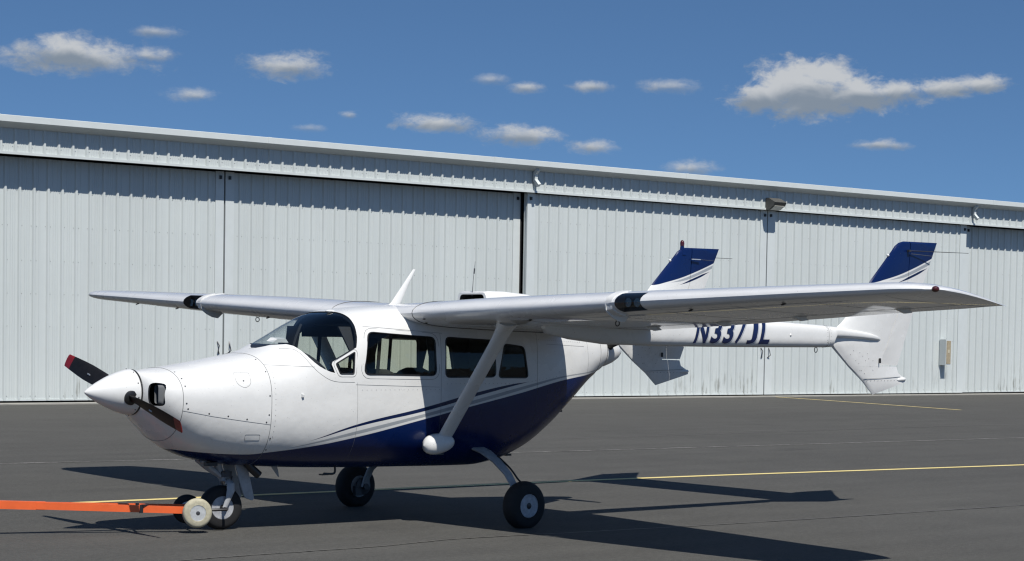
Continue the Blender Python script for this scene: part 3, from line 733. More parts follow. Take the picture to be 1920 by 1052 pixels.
for sd in (-1, 1):
    mb = MB(); mb.rings([[(x, sd*y_, z) for x in ()] or [(a, sd*y_, z), (b, sd*y_, z), (b, sd*(y_+.02), z), (a, sd*(y_+.02), z)] for a, b, y_, z in ((2.37, 2.47, .525, 1.25), (2.30, 2.42, .50, 1.5), (2.24, 2.38, .37, 1.75))]); P_(mb, 'door_pillar', M_DARK)
    mb = MB(); mb.rings([[(a, sd*y_, z), (b, sd*y_, z), (b, sd*(y_+.02), z), (a, sd*(y_+.02), z)] for a, b, y_, z in ((3.14, 3.33, .525, 1.25), (3.14, 3.33, .52, 1.5), (3.13, 3.34, .45, 1.74))]); P_(mb, 'door_pillar', M_DARK)
def seat(x, y):
    s_ = link('seat', None, plane); s_.location = Vector((x, y, .68))-plane.location
    mb = MB(); mb.rings([[(a, b, c) for a, c in rounded([(-.25, .28), (.22, .26), (.22, .38), (-.25, .42)], .05)] for b in (-.21, -.19, .19, .21)]); mb.build('cushion', M_SEAT, s_)
    mb = MB(); mb.rings([[(a, b*k, c) for a, c in rounded([(.14, .34), (.27, .34), (.40, z_), (.30, z_)], .05)] for b, k, z_ in ((-.215, 1, .60), (-.19, 1, .675), (-.10, 1, .70), (.10, 1, .70), (.19, 1, .675), (.215, 1, .60))]); mb.build('backrest', M_SEAT, s_)
    return s_
seat(2.42, -.27); seat(2.42, .27); seat(3.25, -.27); seat(3.25, .27)
for x, y in ((2.62, .50), (2.98, .50), (3.42, .48), (2.60, -.44)):
    mb = MB(); mb.rings([[(x+dx_*.5, y, 1.76), (x+dx_*.5+.035, y, 1.76), (x+dx_*.5+.035, y+.006, 1.76), (x+dx_*.5, y+.006, 1.76)] if k else [(x, y, 1.1), (x+.035, y, 1.1), (x+.035, y+.006, 1.1), (x, y+.006, 1.1)] for k, dx_ in ((0, 0), (1, .10))]); P_(mb, 'seat_belt', M_DARK)

# --- propellers
def spinner(name, c, ax, L, r, blunt, m):
    prof = []
    for i in range(15):
        t = i/14; prof.append((t*L, r*(1-t**blunt[0])**blunt[1] if i < 14 else .002))
    mb = MB().lathe([(-.012, r*.96), (-.010, r)]+prof, c, ax, 40); return P_(mb, name, m)
# nearly straight cone, a little full
mb = MB(); prof = [(0, .188), (.012, .192), (.06, .182), (.14, .157), (.22, .124), (.30, .084), (.36, .050), (.395, .026), (.413, .010), (.420, .001)]
mb.lathe([(-.004, .184)]+prof, (.420, 0, 1.181), (-1, 0, 0), 48); spn = P_(mb, 'spinner', M_WHITE)
mb = MB().lathe([(0, .189), (.012, .190)], (.4365, 0, 1.181), (-1, 0, 0), 40); P_(mb, 'spinner_backplate', M_BLACK, spn)
for i in range(10):
    t = 2*PI*i/10+.2; y, z = .190*math.cos(t), .190*math.sin(t); mb = MB().sphere((.398, y, 1.181+z), .006, 6, 4); P_(mb, 'spinner_screw', M_RIV, spn)
def blade(hub, ang, ax_x, R=.965, root=.10, pitch0=62, pitch1=20, m=(M_PROP, M_RED), tipl=.10):
    """a twisted blade reaching from the hub; returns its mesh builder"""
    mb = MB(); rd = Vector((0, math.cos(ang), math.sin(ang))); xd = Vector((1, 0, 0)); td = rd.cross(xd)
    rings = []; rs = [root, .16, .20, .26, .34, .45, .58, .70, .80, R-tipl-.001, R-tipl+.001, .92, .94, R-.006, R]
    for r_ in rs:
        t = (r_-root)/(R-root); ch = .070+.080*min(1, max(0, (r_-.14)/.20)); ch *= 1-.28*max(0, (t-.55)/.45)**1.3; th = .07 if r_ < .17 else max(.007, .038*(1-t)**1.1+.008)
        if r_ > R-.004: ch *= .80
        if r_ < .18: ch = .075
        p = math.radians(pitch0+(pitch1-pitch0)*min(1, t**.7)); cd = (td*math.cos(p)-xd*math.sin(p)*ax_x); nd = rd.cross(cd)
        q = []
        for k in range(16):
            a = 2*PI*k/16; cx = math.cos(a); q.append(Vector(hub)+rd*r_+cd*(cx*ch/2)+nd*(math.sin(a)*th/2*(1-.35*cx)))
        rings.append(q)
    mb.rings(rings); n = 16
    for i in range(len(rs)-1):
        if rs[i] > R-tipl: 
            for j in range(n): mb.mi[i*n+j] = 1
    mb.mi[-1] = 1; return mb
HUB = (.345, 0, 1.181)
for a in (.2571, .2571+PI):
    b = P_(blade(HUB, a, 1), 'propeller_blade', [M_PROP, M_RED])
    rd = Vector((0, math.cos(a), math.sin(a)))
    P_(MB().lathe([(.0, .062), (.03, .064), (.045, .060), (.055, .045)], Vector(HUB)+rd*.128, rd, 24), 'blade_boot', M_BLACK, b)
    P_(MB().box(Vector(HUB)+rd*.52+Vector((-.026, 0, 0)), (.004, .045, .010), Matrix.Rotation(a, 3, 'X')), 'blade_decal', M_GREYD, b)
mb = MB().lathe([(0, .155), (.01, .158), (.10, .150), (.20, .118), (.28, .078), (.335, .035), (.345, .001)], (5.655, 0, 1.55), (1, 0, 0), 40); spn2 = P_(mb, 'spinner', M_WHITE)
H2 = (5.73, 0, 1.55); a0 = math.radians(180-21.5)
for a in (a0, a0+PI): P_(blade(H2, a, -1, pitch0=60, pitch1=24), 'propeller_blade', [M_PROP, M_RED])

# --- wings
def naca(f, t, camber=.02, up=True):
    yt = 5*t*(.2969*(1+.22*(1-f)**6)*math.sqrt(f)-.1260*f-.3516*f*f+.2843*f**3-.1036*f**4)
    p = .4; yc = camber/p**2*(2*p*f-f*f) if f < p else camber/(1-p)**2*(1-2*p+2*p*f-f*f)
    return yc+yt if up else yc-yt
NF = 22; FR = [.5*(1-math.cos(PI*i/NF)) for i in range(NF+1)]
#        |y|   xLE   zLE   xTE   drop   t
WSEC = [(.02, 2.87, 1.858, 4.785, .135, .112), (.59, 2.87, 1.880, 4.785, .158, .115), (1.2, 2.885, 1.903, 4.785, .155, .12), (1.75, 2.90, 1.924, 4.785, .155, .12), (2.35, 2.925, 1.947, 4.72, .150, .12), (3.0, 2.955, 1.972, 4.640, .143, .118),
        (3.9, 3.01, 2.006, 4.540, .128, .112), (4.8, 3.075, 2.041, 4.430, .112, .105), (5.4, 3.13, 2.062, 4.37, .104, .10), (5.65, 3.16, 2.071, 4.30, .100, .095), (5.78, 3.21, 2.074, 4.25, .098, .085), (5.86, 3.28, 2.075, 4.21, .098, .062), (5.90, 3.36, 2.074, 4.18, .100, .035), (5.915, 3.43, 2.070, 4.16, .10, .012)]
def wsec(y):
    ys = [q[0] for q in WSEC]; return [float(np.interp(y, ys, [q[k] for q in WSEC])) for k in range(1, 6)]
def wpoint(y, f, up, off=0.):
    xl, zl, xt, dr, t = wsec(abs(y)); c = xt-xl; h = naca(f, t, .02, up)*c+(off if up else -off)
    return (xl+c*f+h*dr/c, y, zl-dr*f+h)
def wing_ring(y, f0=0, f1=1, off=0.):
    fr = [f0+(f1-f0)*q for q in FR]
    U = [wpoint(y, f, True, off) for f in fr[::-1]]; L = [wpoint(y, f, False, off) for f in fr[1:]]; return U+L
WY = [.02, .30, .59, .9, 1.2, 1.5, 1.75, 2.05, 2.35, 2.7, 3.0, 3.06, 3.40, 3.46, 3.9, 4.35, 4.8, 5.1, 5.4, 5.55, 5.65, 5.72, 5.78, 5.83, 5.86, 5.885, 5.90, 5.91, 5.915]
lamp_glass = mat('lamp_reflector', (.20, .205, .21), .2, 1.)
for s in (-1, 1):
    mb = MB().rings([wing_ring(s*y) for y in WY]); wme = new_mesh('wing', mb.v, mb.f, [M_WING, M_BLACK], False, mi=mb.mi)
    bm = bmesh.new(); bm.from_mesh(wme); bmesh.ops.recalc_face_normals(bm, faces=bm.faces); bm.to_mesh(wme); bm.free()
    c = MB(); c.m = 1; c.box((2.94, s*3.225, 1.98), (.26, .27, .40)); cme = new_mesh('c', c.v, c.f, [M_WING, M_BLACK], False, mi=c.mi)
    bm = bmesh.new(); bm.from_mesh(cme); bmesh.ops.recalc_face_normals(bm, faces=bm.faces); bm.to_mesh(cme); bm.free()
    w2 = bool_mesh(wme, cme, 'DIFFERENCE')
    if len(w2.materials) < 2: w2.materials.clear(); w2.materials.append(M_WING); w2.materials.append(M_BLACK)
    w2.name = 'wing'; w2.shade_smooth(); w2.set_sharp_from_angle(angle=math.radians(38)); wing = att('wing', w2)
    # landing lamp bay: clear lens wrapped round the leading edge, two lamps behind it
    fs = [0, .004, .012, .024, .038, .052]
    def lens_line(y): return [wpoint(s*y, f, True, .0015) for f in fs[::-1]]+[wpoint(s*y, f, False, .0015) for f in fs[1:]]
    L = [lens_line(y) for y in (3.088, 3.13, 3.18, 3.23, 3.28, 3.33, 3.362)]; v = [p for r in L for p in r]; n = len(L[0])
    f = [(i*n+j, i*n+j+1, (i+1)*n+j+1, (i+1)*n+j) for i in range(len(L)-1) for j in range(n-1)]
    att('landing_light_lens', new_mesh('landing_light_lens', v, f, M_LENS), wing)
    for y in (3.18, 3.28):
        mb = MB().lathe([(0, .036), (.012, .036), (.02, .034), (.03, .012)], (3.025, s*y, 1.975), (1, 0, 0), 20); P_(mb, 'landing_lamp', lamp_glass, wing)
    # stall fence and leading edge band inboard of the lamp
    P0 = [wpoint(s*3.0, f, True, .006) for f in (.16, .10, .06, .03, .01, 0)]+[wpoint(s*3.0, f, False, .028+.03*min(1, f*12)) for f in (.004, .02, .05, .09, .13)]+[wpoint(s*3.0, .16, False, .004)]
    P1 = [wpoint(s*3.0, f, True, -.01) for f in (.16, .10, .06, .03, .01, .004)]+[wpoint(s*3.0, f, False, -.01) for f in (.006, .02, .05, .09, .13, .16)]
    ring = P0+P1[::-1]; mb = MB().rings([[(x, s*y_, z) for x, _, z in ring] for y_ in (2.985, 2.997)]); P_(mb, 'stall_fence', M_WHITE, wing)
    mb = MB(); R_ = []
    for y_, o_ in ((2.997, .012), (3.06, .010)):
        R_.append([wpoint(s*y_, f, True, o_) for f in (.10, .06, .03, .01, 0)]+[wpoint(s*y_, f, False, o_+.010) for f in (.01, .03, .06, .10)]+[wpoint(s*y_, f, False, -.012) for f in (.10, .06, .03, .012)]+[wpoint(s*y_, f, True, -.012) for f in (.012, .03, .06, .10)])
    P_(mb.rings(R_), 'leading_edge_band', M_WHITE, wing)
    # hinge gaps of flaps and aileron, and skin joints
    sm = MB()
    def wl_(y0, y1, f, up, r=.0022): sm.tube([wpoint(s*(y0+(y1-y0)*i/14), f, up, .0006) for i in range(15)], r, 4, False)
    def wc_(y, f0, f1, up, r=.0018): sm.tube([wpoint(s*y, f0+(f1-f0)*i/12, up, .0006) for i in range(13)], r, 4, False)
    for up_ in (True, False):
        q_ = .0022 if up_ else .0010; wl_(.66, 1.40, .74, up_, q_); wl_(1.72, 3.30, .74, up_, q_); wl_(3.34, 5.62, .76, up_, q_)
        for y in (.66, 1.40, 1.72, 3.31, 5.63): wc_(y, .74, .99, up_, q_)
        if up_: continue
        for y in (.95, 1.9, 2.9, 3.5, 4.2, 4.9, 5.58): wc_(y, .05, .73, up_, .0007)
    o = P_(sm, 'panel_seam', M_SEAM, wing); o['kind'] = 'stuff'
    mb = MB().tube(wing_ring(s*.615, .0, .97, .001), .003, 6, False); P_(mb, 'root_seal', M_BLACK, wing)
    for y, f in ((.74, .022), (.66, .07), (1.95, .10), (3.75, .10), (4.65, .10)):
        x, _, z = wpoint(s*y, f, False); P_(MB().box((x, s*y, z-.002), (.05 if y > 1 else .022, .022, .008), Matrix.Rotation(-.35, 3, 'Y')), 'inspection_hole', M_BLACK, wing)
    for y in (2.1, 3.0, 3.9, 5.0):
        x, _, z = wpoint(s*y, .80, False); P_(MB().rings([[(x+d, s*y+e, z+h) for d, h in ((-.10, .004), (.06, .004), (.10, -.022), (.02, -.030))] for e in (-.012, .012)]), 'hinge_fairing', M_WHITE, wing)
    x, _, z = wpoint(s*2.65, .28, False); P_(MB().tube([(x+.022*math.cos(t), s*2.65, z-.028+.022*math.sin(t)) for t in np.linspace(0, 2*PI, 14)], .0045, 6, False), 'tie_down_ring', M_RIV, wing)
    mb = MB().sphere((3.352, s*5.900, 2.074), (.030, .026, .022), 14, 8); P_(mb, 'navigation_light', M_REDG if s < 0 else M_GREENG, wing)
    # strut from cabin foot to wing
    mb = MB(); R_ = []
    B, T = Vector((3.262, s*.625, .79)), Vector((3.262, s*1.47, 1.815)); ax = (T-B).normalized(); nx_ = Vector((1, 0, 0)); ny_ = ax.cross(nx_)
    for t, ch, th in ((-.04, .165, .055), (.0, .165, .052), (.3, .165, .05), (.6, .165, .05), (.80, .170, .052), (.88, .18, .056), (.94, .20, .07), (1.0, .25, .12)):
        p = B.lerp(T, t); q = []
        for k in range(20):
            a = 2*PI*k/20; cx = math.cos(a); q.append(p+nx_*(cx*ch/2)+ny_*(math.sin(a)*th/2*(1-.4*cx)))
        R_.append(q)
    st = P_(mb.rings(R_), 'wing_strut', M_GREYP if False else M_WHITE)
    mb = MB(); R_ = []
    for i in range(15):
        t = -1+2*i/14; k = math.sqrt(max(1-abs(t)**2.4, .0004)); R_.append([(3.204+t*.170, s*(.600+.090*k*math.cos(a)), .722+.014*t+(.092-.014*t)*k*math.sin(a)) for a in [2*PI*j/24 for j in range(24)]])
    P_(mb.rings(R_), 'strut_fairing', M_WHITE, st)
    P_(MB().box((3.20, s*.61, .628), (.10, .02, .012)), 'fairing_bolt', M_RIV, st)

# --- tail booms, fins and tailplane
BOOM = [(3.58, .03, 1.76, 1.84), (3.62, .060, 1.72, 1.85), (3.9, .088, 1.67, 1.88), (4.3, .100, 1.632, 1.90), (5.0, .105, 1.622, 1.915), (5.6, .103, 1.620, 1.905), (6.4, .095, 1.622, 1.880), (7.25, .082, 1.628, 1.846), (7.37, .081, 1.632, 1.838), (7.41, .082, 1.722, 1.834), (7.55, .086, 1.720, 1.822), (7.75, .084, 1.714, 1.803), (7.95, .076, 1.706, 1.780), (8.08, .060, 1.700, 1.752), (8.15, .03, 1.700, 1.722)]
BX = [b[0] for b in BOOM]
def boomsec(x): return [float(np.interp(x, BX, [b[k] for b in BOOM])) for k in (1, 2, 3)]
YB = 1.555
def bpt(x, th, s, off=0.):
    hw, z0, z1 = boomsec(x); n = 2.9; c, q = math.cos(th), math.sin(th); H = (z1-z0)/2
    return (x, s*YB+math.copysign(abs(c)**(2/n), c)*(hw+off), (z0+z1)/2+math.copysign(abs(q)**(2/n), q)*(H+off))
def byside(x, z, off=0.):
    hw, z0, z1 = boomsec(x); q = min(abs((z-(z0+z1)/2)/((z1-z0)/2)), .995); return YB+(hw+off)*(1-q**2.9)**(1/2.9)
FIN = [((8.065, 1.155), (8.60, 1.282)), ((7.99, 1.215), (8.56, 1.330)), ((7.90, 1.29), (8.47, 1.375)), ((7.68, 1.445), (8.452, 1.445)), ((7.42, 1.63), (8.535, 1.63)), ((7.36, 1.70), (8.56, 1.70)), ((7.44, 1.80), (8.605, 1.80)), ((7.56, 1.88), (8.64, 1.88)), ((7.70, 2.0), (8.693, 2.0)), ((8.00, 2.316), (8.855, 2.316)), ((8.31, 2.61), (9.005, 2.62)), ((8.37, 2.672), (9.032, 2.672)), ((8.43, 2.707), (9.050, 2.710)), ((8.50, 2.724), (9.060, 2.730))]
HIN = [(1.445, 8.14), (1.99, 8.42), (2.25, 8.56), (2.73, 8.59)]
def hinge(z): return float(np.interp(z, [h[0] for h in HIN], [h[1] for h in HIN]))
def sym(f, t): return t*5*(.2969*math.sqrt(f)-.126*f-.3516*f*f+.2843*f**3-.1036*f**4)
def slab(slices, yc, t=.085, ends=1.):
    """slices: (LE pt, TE pt, x start, x end) lofted as a symmetric section"""
    mb = MB(); R_ = []
    for i, (a, b, xa, xb) in enumerate(slices):
        c = b[0]-a[0]; tt = t*(.25 if (i in (0, len(slices)-1) and ends) else 1); q = []
        fr = [.5*(1-math.cos(PI*k/10)) for k in range(11)]
        X = [xa+(xb-xa)*f for f in fr]
        for side in (1, -1):
            for x in (X if side > 0 else X[::-1]):
                f = min(max((x-a[0])/c, 0), 1); q.append((x, yc+side*(sym(f, tt)*c+.0012), a[1]+(b[1]-a[1])*f))
        R_.append(q)
    return mb.rings(R_)
for s in (-1, 1):
    nt = 36; xs = sorted(set(BX+[4.6, 5.3, 6.0, 6.8, 7.65]))
    boom = P_(MB().rings([[bpt(x, 2*PI*(j+.5)/nt, s) for j in range(nt)] for x in xs]), 'tail_boom', M_WHITE)
    sm = MB()
    for x in (7.28,): sm.tube([bpt(x, 2*PI*j/40, s, .0006) for j in range(41)], .0018, 4, False)
    o = P_(sm, 'panel_seam', M_SEAM, boom); o['kind'] = 'stuff'
    rv = MB()
    for x in (7.26, 7.31):
        for j in range(30):
            p = Vector(bpt(x, 2*PI*j/30, s, .001)); rv.sphere(p, .0028, 5, 3)
    o = P_(rv, 'fastener', M_RIV, boom); o['kind'] = 'stuff'
    P_(MB().sphere((6.70, s*byside(6.70, 1.745), 1.745), (.013, .010, .013)), 'static_vent', M_WHITE, boom)
    P_(MB().tube([(7.18+.022*math.cos(t), s*YB, 1.603+.026*math.sin(t)) for t in np.linspace(0, 2*PI, 14)], .004, 6, False), 'tie_down_ring', M_RIV, boom)
    up_ = [(a, b, a[0], (hinge(a[1])-.006 if a[1] >= 1.44 else b[0])) for a, b in FIN]
    # below the rudder the fin keeps its full chord
    up_ = up_[:3]+[((7.675, 1.438), (8.445, 1.438), 7.675, 8.445), ((7.668, 1.446), (8.452, 1.446), 7.668, hinge(1.446)-.006)]+up_[4:]
    fin = P_(slab(up_, s*YB), 'fin', M_FIN, angle=30)
    rs = [((7.668, 1.452), (8.452, 1.452))]+[q for q in FIN if q[0][1] > 1.5]
    rud = P_(slab([(a, b, hinge(a[1])+.004, b[0]) for a, b in rs], s*YB, ends=1), 'rudder', M_FIN, angle=30)
    sm = MB()
    def fline(x0, z0, x1, z1, sd, r=.002, n=10):
        L = []
        for i in range(n+1):
            x = x0+(x1-x0)*i/n; z = z0+(z1-z0)*i/n
            le = float(np.interp(z, [q[0][1] for q in FIN], [q[0][0] for q in FIN])); te = float(np.interp(z, [q[1][1] for q in FIN], [q[1][0] for q in FIN])); f = min(max((x-le)/(te-le), 0), 1)
            L.append((x, s*YB+sd*(sym(f, .085)*(te-le)+.002), z))
        return L
    for sd in (-1, 1):
        sm.tube(fline(7.90, 1.315, 8.50, 1.335, sd), .0022, 4, False); sm.tube(fline(8.60, 2.60, 9.0, 2.59, sd), .0018, 4, False); sm.tube(fline(7.83, 2.02, 8.41, 1.99, sd), .0014, 4, False)
    o = P_(sm, 'panel_seam', M_SEAM, fin); o['kind'] = 'stuff'
    rv = MB()
    for sd in (-1, 1):
        pts = [fline(7.95+i*.055, 1.300, 7.96+i*.055, 1.300, sd, n=1)[0] for i in range(10)]+[fline(7.75+i*.05, 1.50-i*.05+.02*(i % 2), 7.76+i*.05, 1.5, sd, n=1)[0] for i in range(4)]
        pts += [fline(x, z, x+.01, z, sd, n=1)[0] for x, z in ((7.66, 1.56), (7.62, 1.50), (7.80, 1.58), (7.85, 1.545), (7.92, 1.57), (7.95, 1.52), (7.98, 1.44), (8.03, 1.40), (7.9, 1.50), (7.83, 1.40), (8.02, 1.50), (7.70, 1.60))]
        for p in pts: rv.sphere(p, .0034, 5, 3)
    o = P_(rv, 'fastener', M_RIV, fin); o['kind'] = 'stuff'
    P_(MB().lathe([(0, .003), (.05, .018), (.13, .022), (.16, .018), (.18, .004)], (8.42, s*YB, 1.302), (1, 0, .06), 14), 'tail_bumper', M_WHITE, fin)
    P_(MB().box((8.12, s*YB-s*0-.045*(1 if s < 0 else 1), 1.50), (.012, .02, .05)), 'rudder_horn', M_BLACK, fin)
    P_(MB().sphere((8.255, s*(YB)-.004, 2.572), (.016, .016, .016), 8, 6), 'position_light', M_WHITE, fin)
# beacon on the starboard fin, whisker aerial across the port one
mb = MB(); mb.rings([[(x+a*w, YB+b*w*.7, z) for a, b in ((-1, 0), (-.5, .9), (.5, .9), (1, 0), (.5, -.9), (-.5, -.9))] for x, z, w in ((8.46, 2.64, .055), (8.452, 2.70, .034), (8.452, 2.745, .026))])
bc = P_(mb, 'beacon_mount', M_FIN); P_(MB().lathe([(0, .024), (.03, .025), (.055, .018), (.065, .004)], (8.452, YB, 2.745), (0, 0, 1), 16), 'beacon_lens', M_REDG, bc)
mb = MB().tube([(8.53, -YB-.055, 2.628), (9.43, -YB-.13, 2.635)], [.005, .0025], 6).box((8.54, -YB-.05, 2.628), (.03, .03, .02)); P_(mb, 'navigation_aerial', M_RIV)
mb = MB().tube([(8.53, YB+.055, 2.628), (9.43, YB+.13, 2.635)], [.005, .0025], 6); P_(mb, 'navigation_aerial', M_RIV)
P_(MB().box((8.63, YB-.052, 2.595), (.14, .012, .010)), 'rub_strip', M_GREYD)
def tail_ring(y, f0, f1, x0, x1):
    fr = [f0+(f1-f0)*.5*(1-math.cos(PI*i/12)) for i in range(13)]; c = x1-x0
    return [(x0+c*f, y, 1.765+sym(f, .10)*c) for f in fr[::-1]]+[(x0+c*f, y, 1.765-sym(f, .10)*c-.0005) for f in fr[1:]]
stb = P_(MB().rings([tail_ring(y, 0, .62, 7.62, 8.50) for y in (-1.52, -.5, .5, 1.52)]), 'horizontal_stabilizer', M_WHITE, angle=35)
P_(MB().rings([tail_ring(y, .63, 1, 7.62, 8.50) for y in (-1.44, -.5, .5, 1.44)]), 'elevator', M_WHITE, angle=35)

# --- registration on the port boom
def glyph(ch, off):
    cu = bpy.data.curves.new('reg', 'FONT'); cu.body = ch; cu.size = 1.; cu.offset = off; cu.resolution_u = 6; cu.fill_mode = 'BOTH'
    o = bpy.data.objects.new('reg', cu); col.objects.link(o); bpy.context.view_layer.update()
    me = bpy.data.meshes.new_from_object(o.evaluated_get(bpy.context.evaluated_depsgraph_get())); bpy.data.objects.remove(o); return me
RX = [5.350, 5.560, 5.728, 5.895, 6.062, 6.245]; RW = [.165, .128, .130, .135, .130, .138]; RH = .235; RZ = 1.652
for nm, m, dx_, dz_, lift, gr in (('letter_shadow', M_GREYD, .016, -.006, .0012, .004), ('letter_outline', M_WHITE, .007, -.001, .0022, .005), ('letter', M_NAVYD, 0, 0, .0032, 0)):
    for ch, cx, cw in zip('N337JL', RX, RW):
        me = glyph(ch, .028); bm = bmesh.new(); bm.from_mesh(me)
        for _ in range(2): bmesh.ops.subdivide_edges(bm, edges=[e for e in bm.edges if e.calc_length() > .12], cuts=1, use_grid_fill=False)
        bmesh.ops.triangulate(bm, faces=bm.faces)
        xs = [v.co.x for v in bm.verts]; ys = [v.co.y for v in bm.verts]; x0, x1, y0, y1 = min(xs), max(xs), min(ys), max(ys)
        for v in bm.verts:
            fy = (v.co.y-y0)/(y1-y0); Z = RZ+RH*fy+dz_+gr*(2*fy-1); X = cx+cw*(v.co.x-x0)/(x1-x0)+.24*(Z-RZ)+dx_
            v.co = (X, -byside(X, min(Z, 1.866), lift)-lift, Z)
        bm.to_mesh(me); bm.free(); me.materials.clear(); me.materials.append(m); me.name = nm; att(nm, me)

# --- landing gear
def wheel(name_parent, c, R, wd, rr_, yaw=0., outer=-1, rim=M_RIM, tyre=M_RUB, parent=plane, hubm=M_BLACK):
    """tyre, rim and hub turning on a y axle; outer = side the rim face looks to"""
    w = link('wheel', None, parent); w.location = Vector(c)-(plane.location if parent is plane else Vector()); w.rotation_euler = (0, 0, yaw)
    if parent is not plane: w.location = Vector(c)-parent.location
    prof = []
    for i in range(17):
        a = PI*i/16; prof.append((-math.cos(a)*wd/2*(1 if abs(math.cos(a)) < .9 else .97), rr_*1.04+(R-rr_*1.04)*math.sin(a)**.55))
    T = MB().lathe([(-wd*.40, rr_*.98)]+prof+[(wd*.40, rr_*.98)], (0, 0, 0), (0, 1, 0), 48, False)
    ty = T.build('tyre', tyre, w)
    g = MB()
    for d in (-.25, 0, .25):
        g.lathe([(d*wd-.003, R*(1.0005 if d == 0 else .993)), (d*wd+.003, R*(1.0005 if d == 0 else .993))], (0, 0, 0), (0, 1, 0), 48, False)
    rm = MB().lathe([(-wd*.43, rr_*1.05), (-wd*.45, rr_*.95), (-wd*.30, rr_*.86), (-wd*.22, rr_*.55), (-wd*.26, rr_*.40), (-wd*.40, rr_*.34), (wd*.40, rr_*.34), (wd*.26, rr_*.40), (wd*.22, rr_*.55), (wd*.30, rr_*.86), (wd*.45, rr_*.95), (wd*.43, rr_*1.05)], (0, 0, 0), (0, 1, 0), 40)
    rmo = rm.build('rim', rim, w)
    hb = MB().lathe([(-wd*.45, rr_*.16), (-wd*.43, rr_*.27), (wd*.43, rr_*.27), (wd*.45, rr_*.16)], (0, 0, 0), (0, 1, 0), 20); hb.build('hub', hubm, w)
    bl = MB()
    for k in range(6):
        a = 2*PI*k/6+.3
        for sd in (-1, 1): bl.sphere((rr_*.70*math.cos(a), sd*wd*.245, rr_*.70*math.sin(a)), rr_*.055, 6, 4)
    bl.build('wheel_bolt', M_RIV, w)
    return w
for s in (-1, 1):
    wheel('main', (3.655, s*1.255, .199), .216, .165, .104)
    C_ = [(3.765, s*.42, .672, .082, .014), (3.755, s*.60, .632, .072, .013), (3.74, s*.78, .560, .058, .012), (3.715, s*.96, .458, .046, .011), (3.695, s*1.06, .372, .040, .011), (3.68, s*1.105, .28, .038, .011), (3.672, s*1.115, .20, .05, .014)]
    pts = [Vector(c[:3]) for c in C_]; mb = MB(); R_ = []
    for i, c in enumerate(C_):
        t = (pts[min(i+1, 6)]-pts[max(i-1, 0)]).normalized(); a = Vector((1, 0, 0)); b = t.cross(a).normalized()
        R_.append([pts[i]+a*(c[3]*u)+b*(c[4]*v) for u, v in ((-1, -.2), (-.85, -1), (.85, -1), (1, -.2), (1, .2), (.85, 1), (-.85, 1), (-1, .2))])
    leg = P_(mb.rings(R_), 'main_gear_leg', M_GREYP, angle=50)
    P_(MB().tube(catmull([(3.80, s*.72, .60), (3.78, s*.92, .50), (3.765, s*1.05, .41), (3.76, s*1.14, .36), (3.75, s*1.15, .28), (3.71, s*1.14, .22)], 5), .0085, 6), 'brake_hose', M_BLACK, leg)
    P_(MB().lathe([(0, .085), (.02, .085), (.03, .03), (.07, .03)], (3.665, s*1.15, .203), (0, -s, 0), 20), 'brake_disc', M_RIV, leg)
    P_(MB().box((3.60, s*1.145, .16), (.07, .05, .09)), 'brake_caliper', M_RIV, leg)
NW = wheel('nose', (1.306, 0, .190), .190, .135, .098, yaw=math.radians(-12))
# nose leg: oleo, yoke, fork blades, links
mb = MB().tube([(1.235, 0, .66), (1.285, 0, .52), (1.33, 0, .425)], [.038, .036, .030], 14); ol = P_(mb, 'nose_gear_strut', M_GREYP)
P_(MB().tube([(1.33, 0, .43), (1.345, 0, .385)], .022, 12), 'oleo_piston', M_METAL, ol)
fk = MB()
def rotz(p, a, c=(1.306, 0)):
    x, y = p[0]-c[0], p[1]-c[1]; return (c[0]+x*math.cos(a)-y*math.sin(a), c[1]+x*math.sin(a)+y*math.cos(a), p[2])
AN = math.radians(-12)
for s in (-1, 1):
    C_ = [(1.345, s*.02, .415, .030), (1.355, s*.06, .420, .034), (1.365, s*.088, .395, .036), (1.365, s*.094, .34, .036), (1.340, s*.094, .26, .024), (1.310, s*.094, .19, .020)]
    R_ = []; pts = [Vector(rotz(c[:3], AN)) for c in C_]
    for i, c in enumerate(C_):
        t = (pts[min(i+1, 5)]-pts[max(i-1, 0)]).normalized(); b = Vector((math.cos(AN), math.sin(AN), 0)); b = (b-t*b.dot(t)).normalized(); a = t.cross(b)
        R_.append([pts[i]+b*(c[3]*math.cos(q))+a*(.011*math.sin(q)) for q in [2*PI*j/10 for j in range(10)]])
    fk.rings(R_)
P_(fk, 'nose_fork', M_GREYP)
P_(MB().tube([rotz((1.306, -.17, .19), AN), rotz((1.306, .17, .19), AN)], .012, 10), 'nose_axle', M_RIV)
P_(MB().tube([(1.10, -.03, .60), (1.19, -.03, .53), (1.30, -.02, .455)], [.020, .022, .018], 8).tube([(1.10, .06, .60), (1.19, .05, .53), (1.30, .02, .455)], [.018, .018, .016], 8), 'drag_brace', M_GREYP, ol)
P_(MB().tube([(1.30, -.04, .50), (1.40, -.03, .45), (1.385, -.03, .40), (1.35, 0, .385)], .010, 6).box((1.34, -.005, .475), (.10, .08, .05)), 'torque_link', M_RIV, ol)
for s in (-1, 1):
    q = [(1.385, .565), (1.50, .565), (1.545, .40), (1.580, .262), (1.56, .245), (1.50, .265), (1.475, .29), (1.43, .42)]
    mb = MB(); mb.prism(q, s*.10-.007, s*.10+.007); mb.prism([(1.44, .50), (1.465, .50), (1.545, .29), (1.52, .29)], s*.10-s*.018, s*.10-s*.006); P_(mb, 'gear_door', M_GREYP, smooth=False)
P_(MB().tube([(1.44, -.16, .60), (1.50, -.17, .53), (1.575, -.18, .468)], .036, 14, True), 'exhaust_pipe', M_BLACK)
P_(MB().box((1.13, -.12, .572), (.10, .06, .03)), 'cowl_flap', M_BLACK)

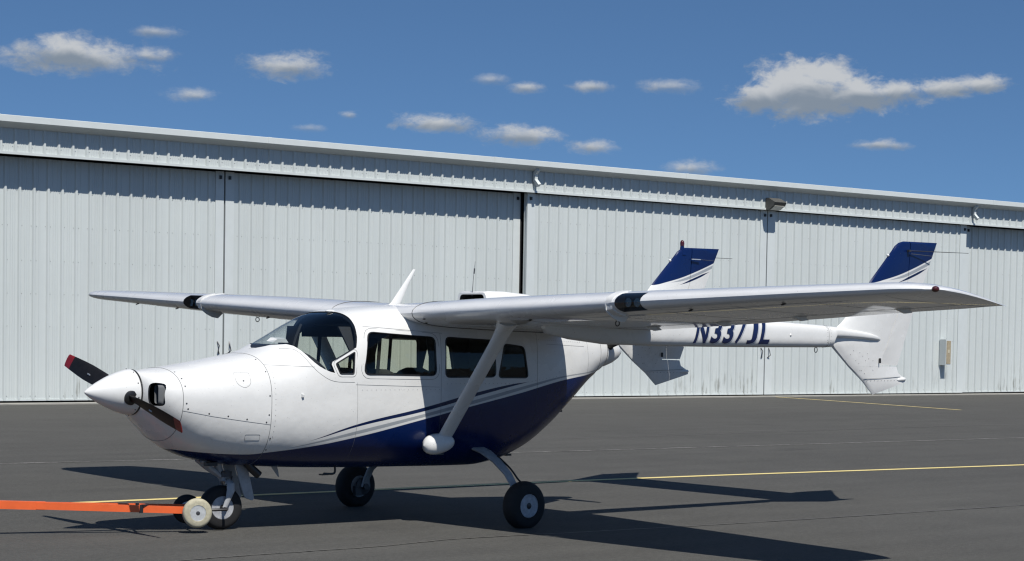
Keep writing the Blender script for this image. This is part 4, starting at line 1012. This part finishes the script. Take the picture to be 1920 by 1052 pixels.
# ------------------------------------------------------------------ tow bar
M_SILVER = mat('silver_paint', build=speck((.62, .63, .62), .3, 30), rough=.3, metal=.35)
tb = link('tow_bar', None, loc=(1.02, -.01, 0)); tag(tb, 'orange steel tow bar on two small wheels hooked to the nose wheel', 'tow bar')
bd = Vector((-.945, .326, 0)).normalized(); ad = Vector((.326, .945, 0)).normalized()
def tp(l, a, z): return bd*l+ad*a+Vector((0, 0, z))
zb = lambda l: .188+.040*l
def bar(l0, a0_, l1, a1_, h, w, mb, dz=0.):
    A, B = tp(l0, a0_, zb(l0)+dz), tp(l1, a1_, zb(l1)+dz); t = (B-A).normalized(); n_ = Vector((-t.y, t.x, 0)).normalized(); u = t.cross(n_)
    if u.z < 0: u = -u
    return mb.rings([[p+n_*(w/2*i)+u*(h/2*j) for i, j in ((-1, -1), (1, -1), (1, 1), (-1, 1))] for p in (A, B)])
for a in (-1, 1): bar(.02, a*.135, 1.30, a*.020, .058, .028, MB()).build('tow_arm', M_ORANGE, tb, False)
bar(1.22, 0, 4.6, 0, .066, .060, MB()).build('handle_bar', M_ORANGE, tb, False)
mb = MB(); bar(.435, -.098, .465, -.096, .066, .036, mb); bar(.435, .098, .465, .096, .066, .036, mb); mb.tube([tp(.45, -.10, zb(.45)), tp(.45, .10, zb(.45))], .012, 8); mb.build('cross_brace', M_BLACK, tb, False)
MB().tube([tp(0, -.215, .172), tp(0, .215, .172)], .011, 10).build('axle', M_BLACK, tb)
for a in (-1, 1):
    w = wheel('tow', tuple(Vector(tb.location)+tp(0, a*.195, .172)), .125, .078, .066, yaw=math.atan2(ad.y, ad.x)-PI/2, rim=M_SILVER, tyre=M_BEIGE if a < 0 else M_RUB, parent=tb, hubm=M_RIV)
    MB().tube([tp(-.02, a*.12, .185), tp(-.18, a*.135, .19), tp(-.275, a*.12, .19)], .012, 8).build('hook_arm', M_BLACK, tb)
MB().box(tp(.42, -.105, zb(.42)+.032), (.05, .03, .012)).build('bolt_plate', M_BLACK, tb, False)
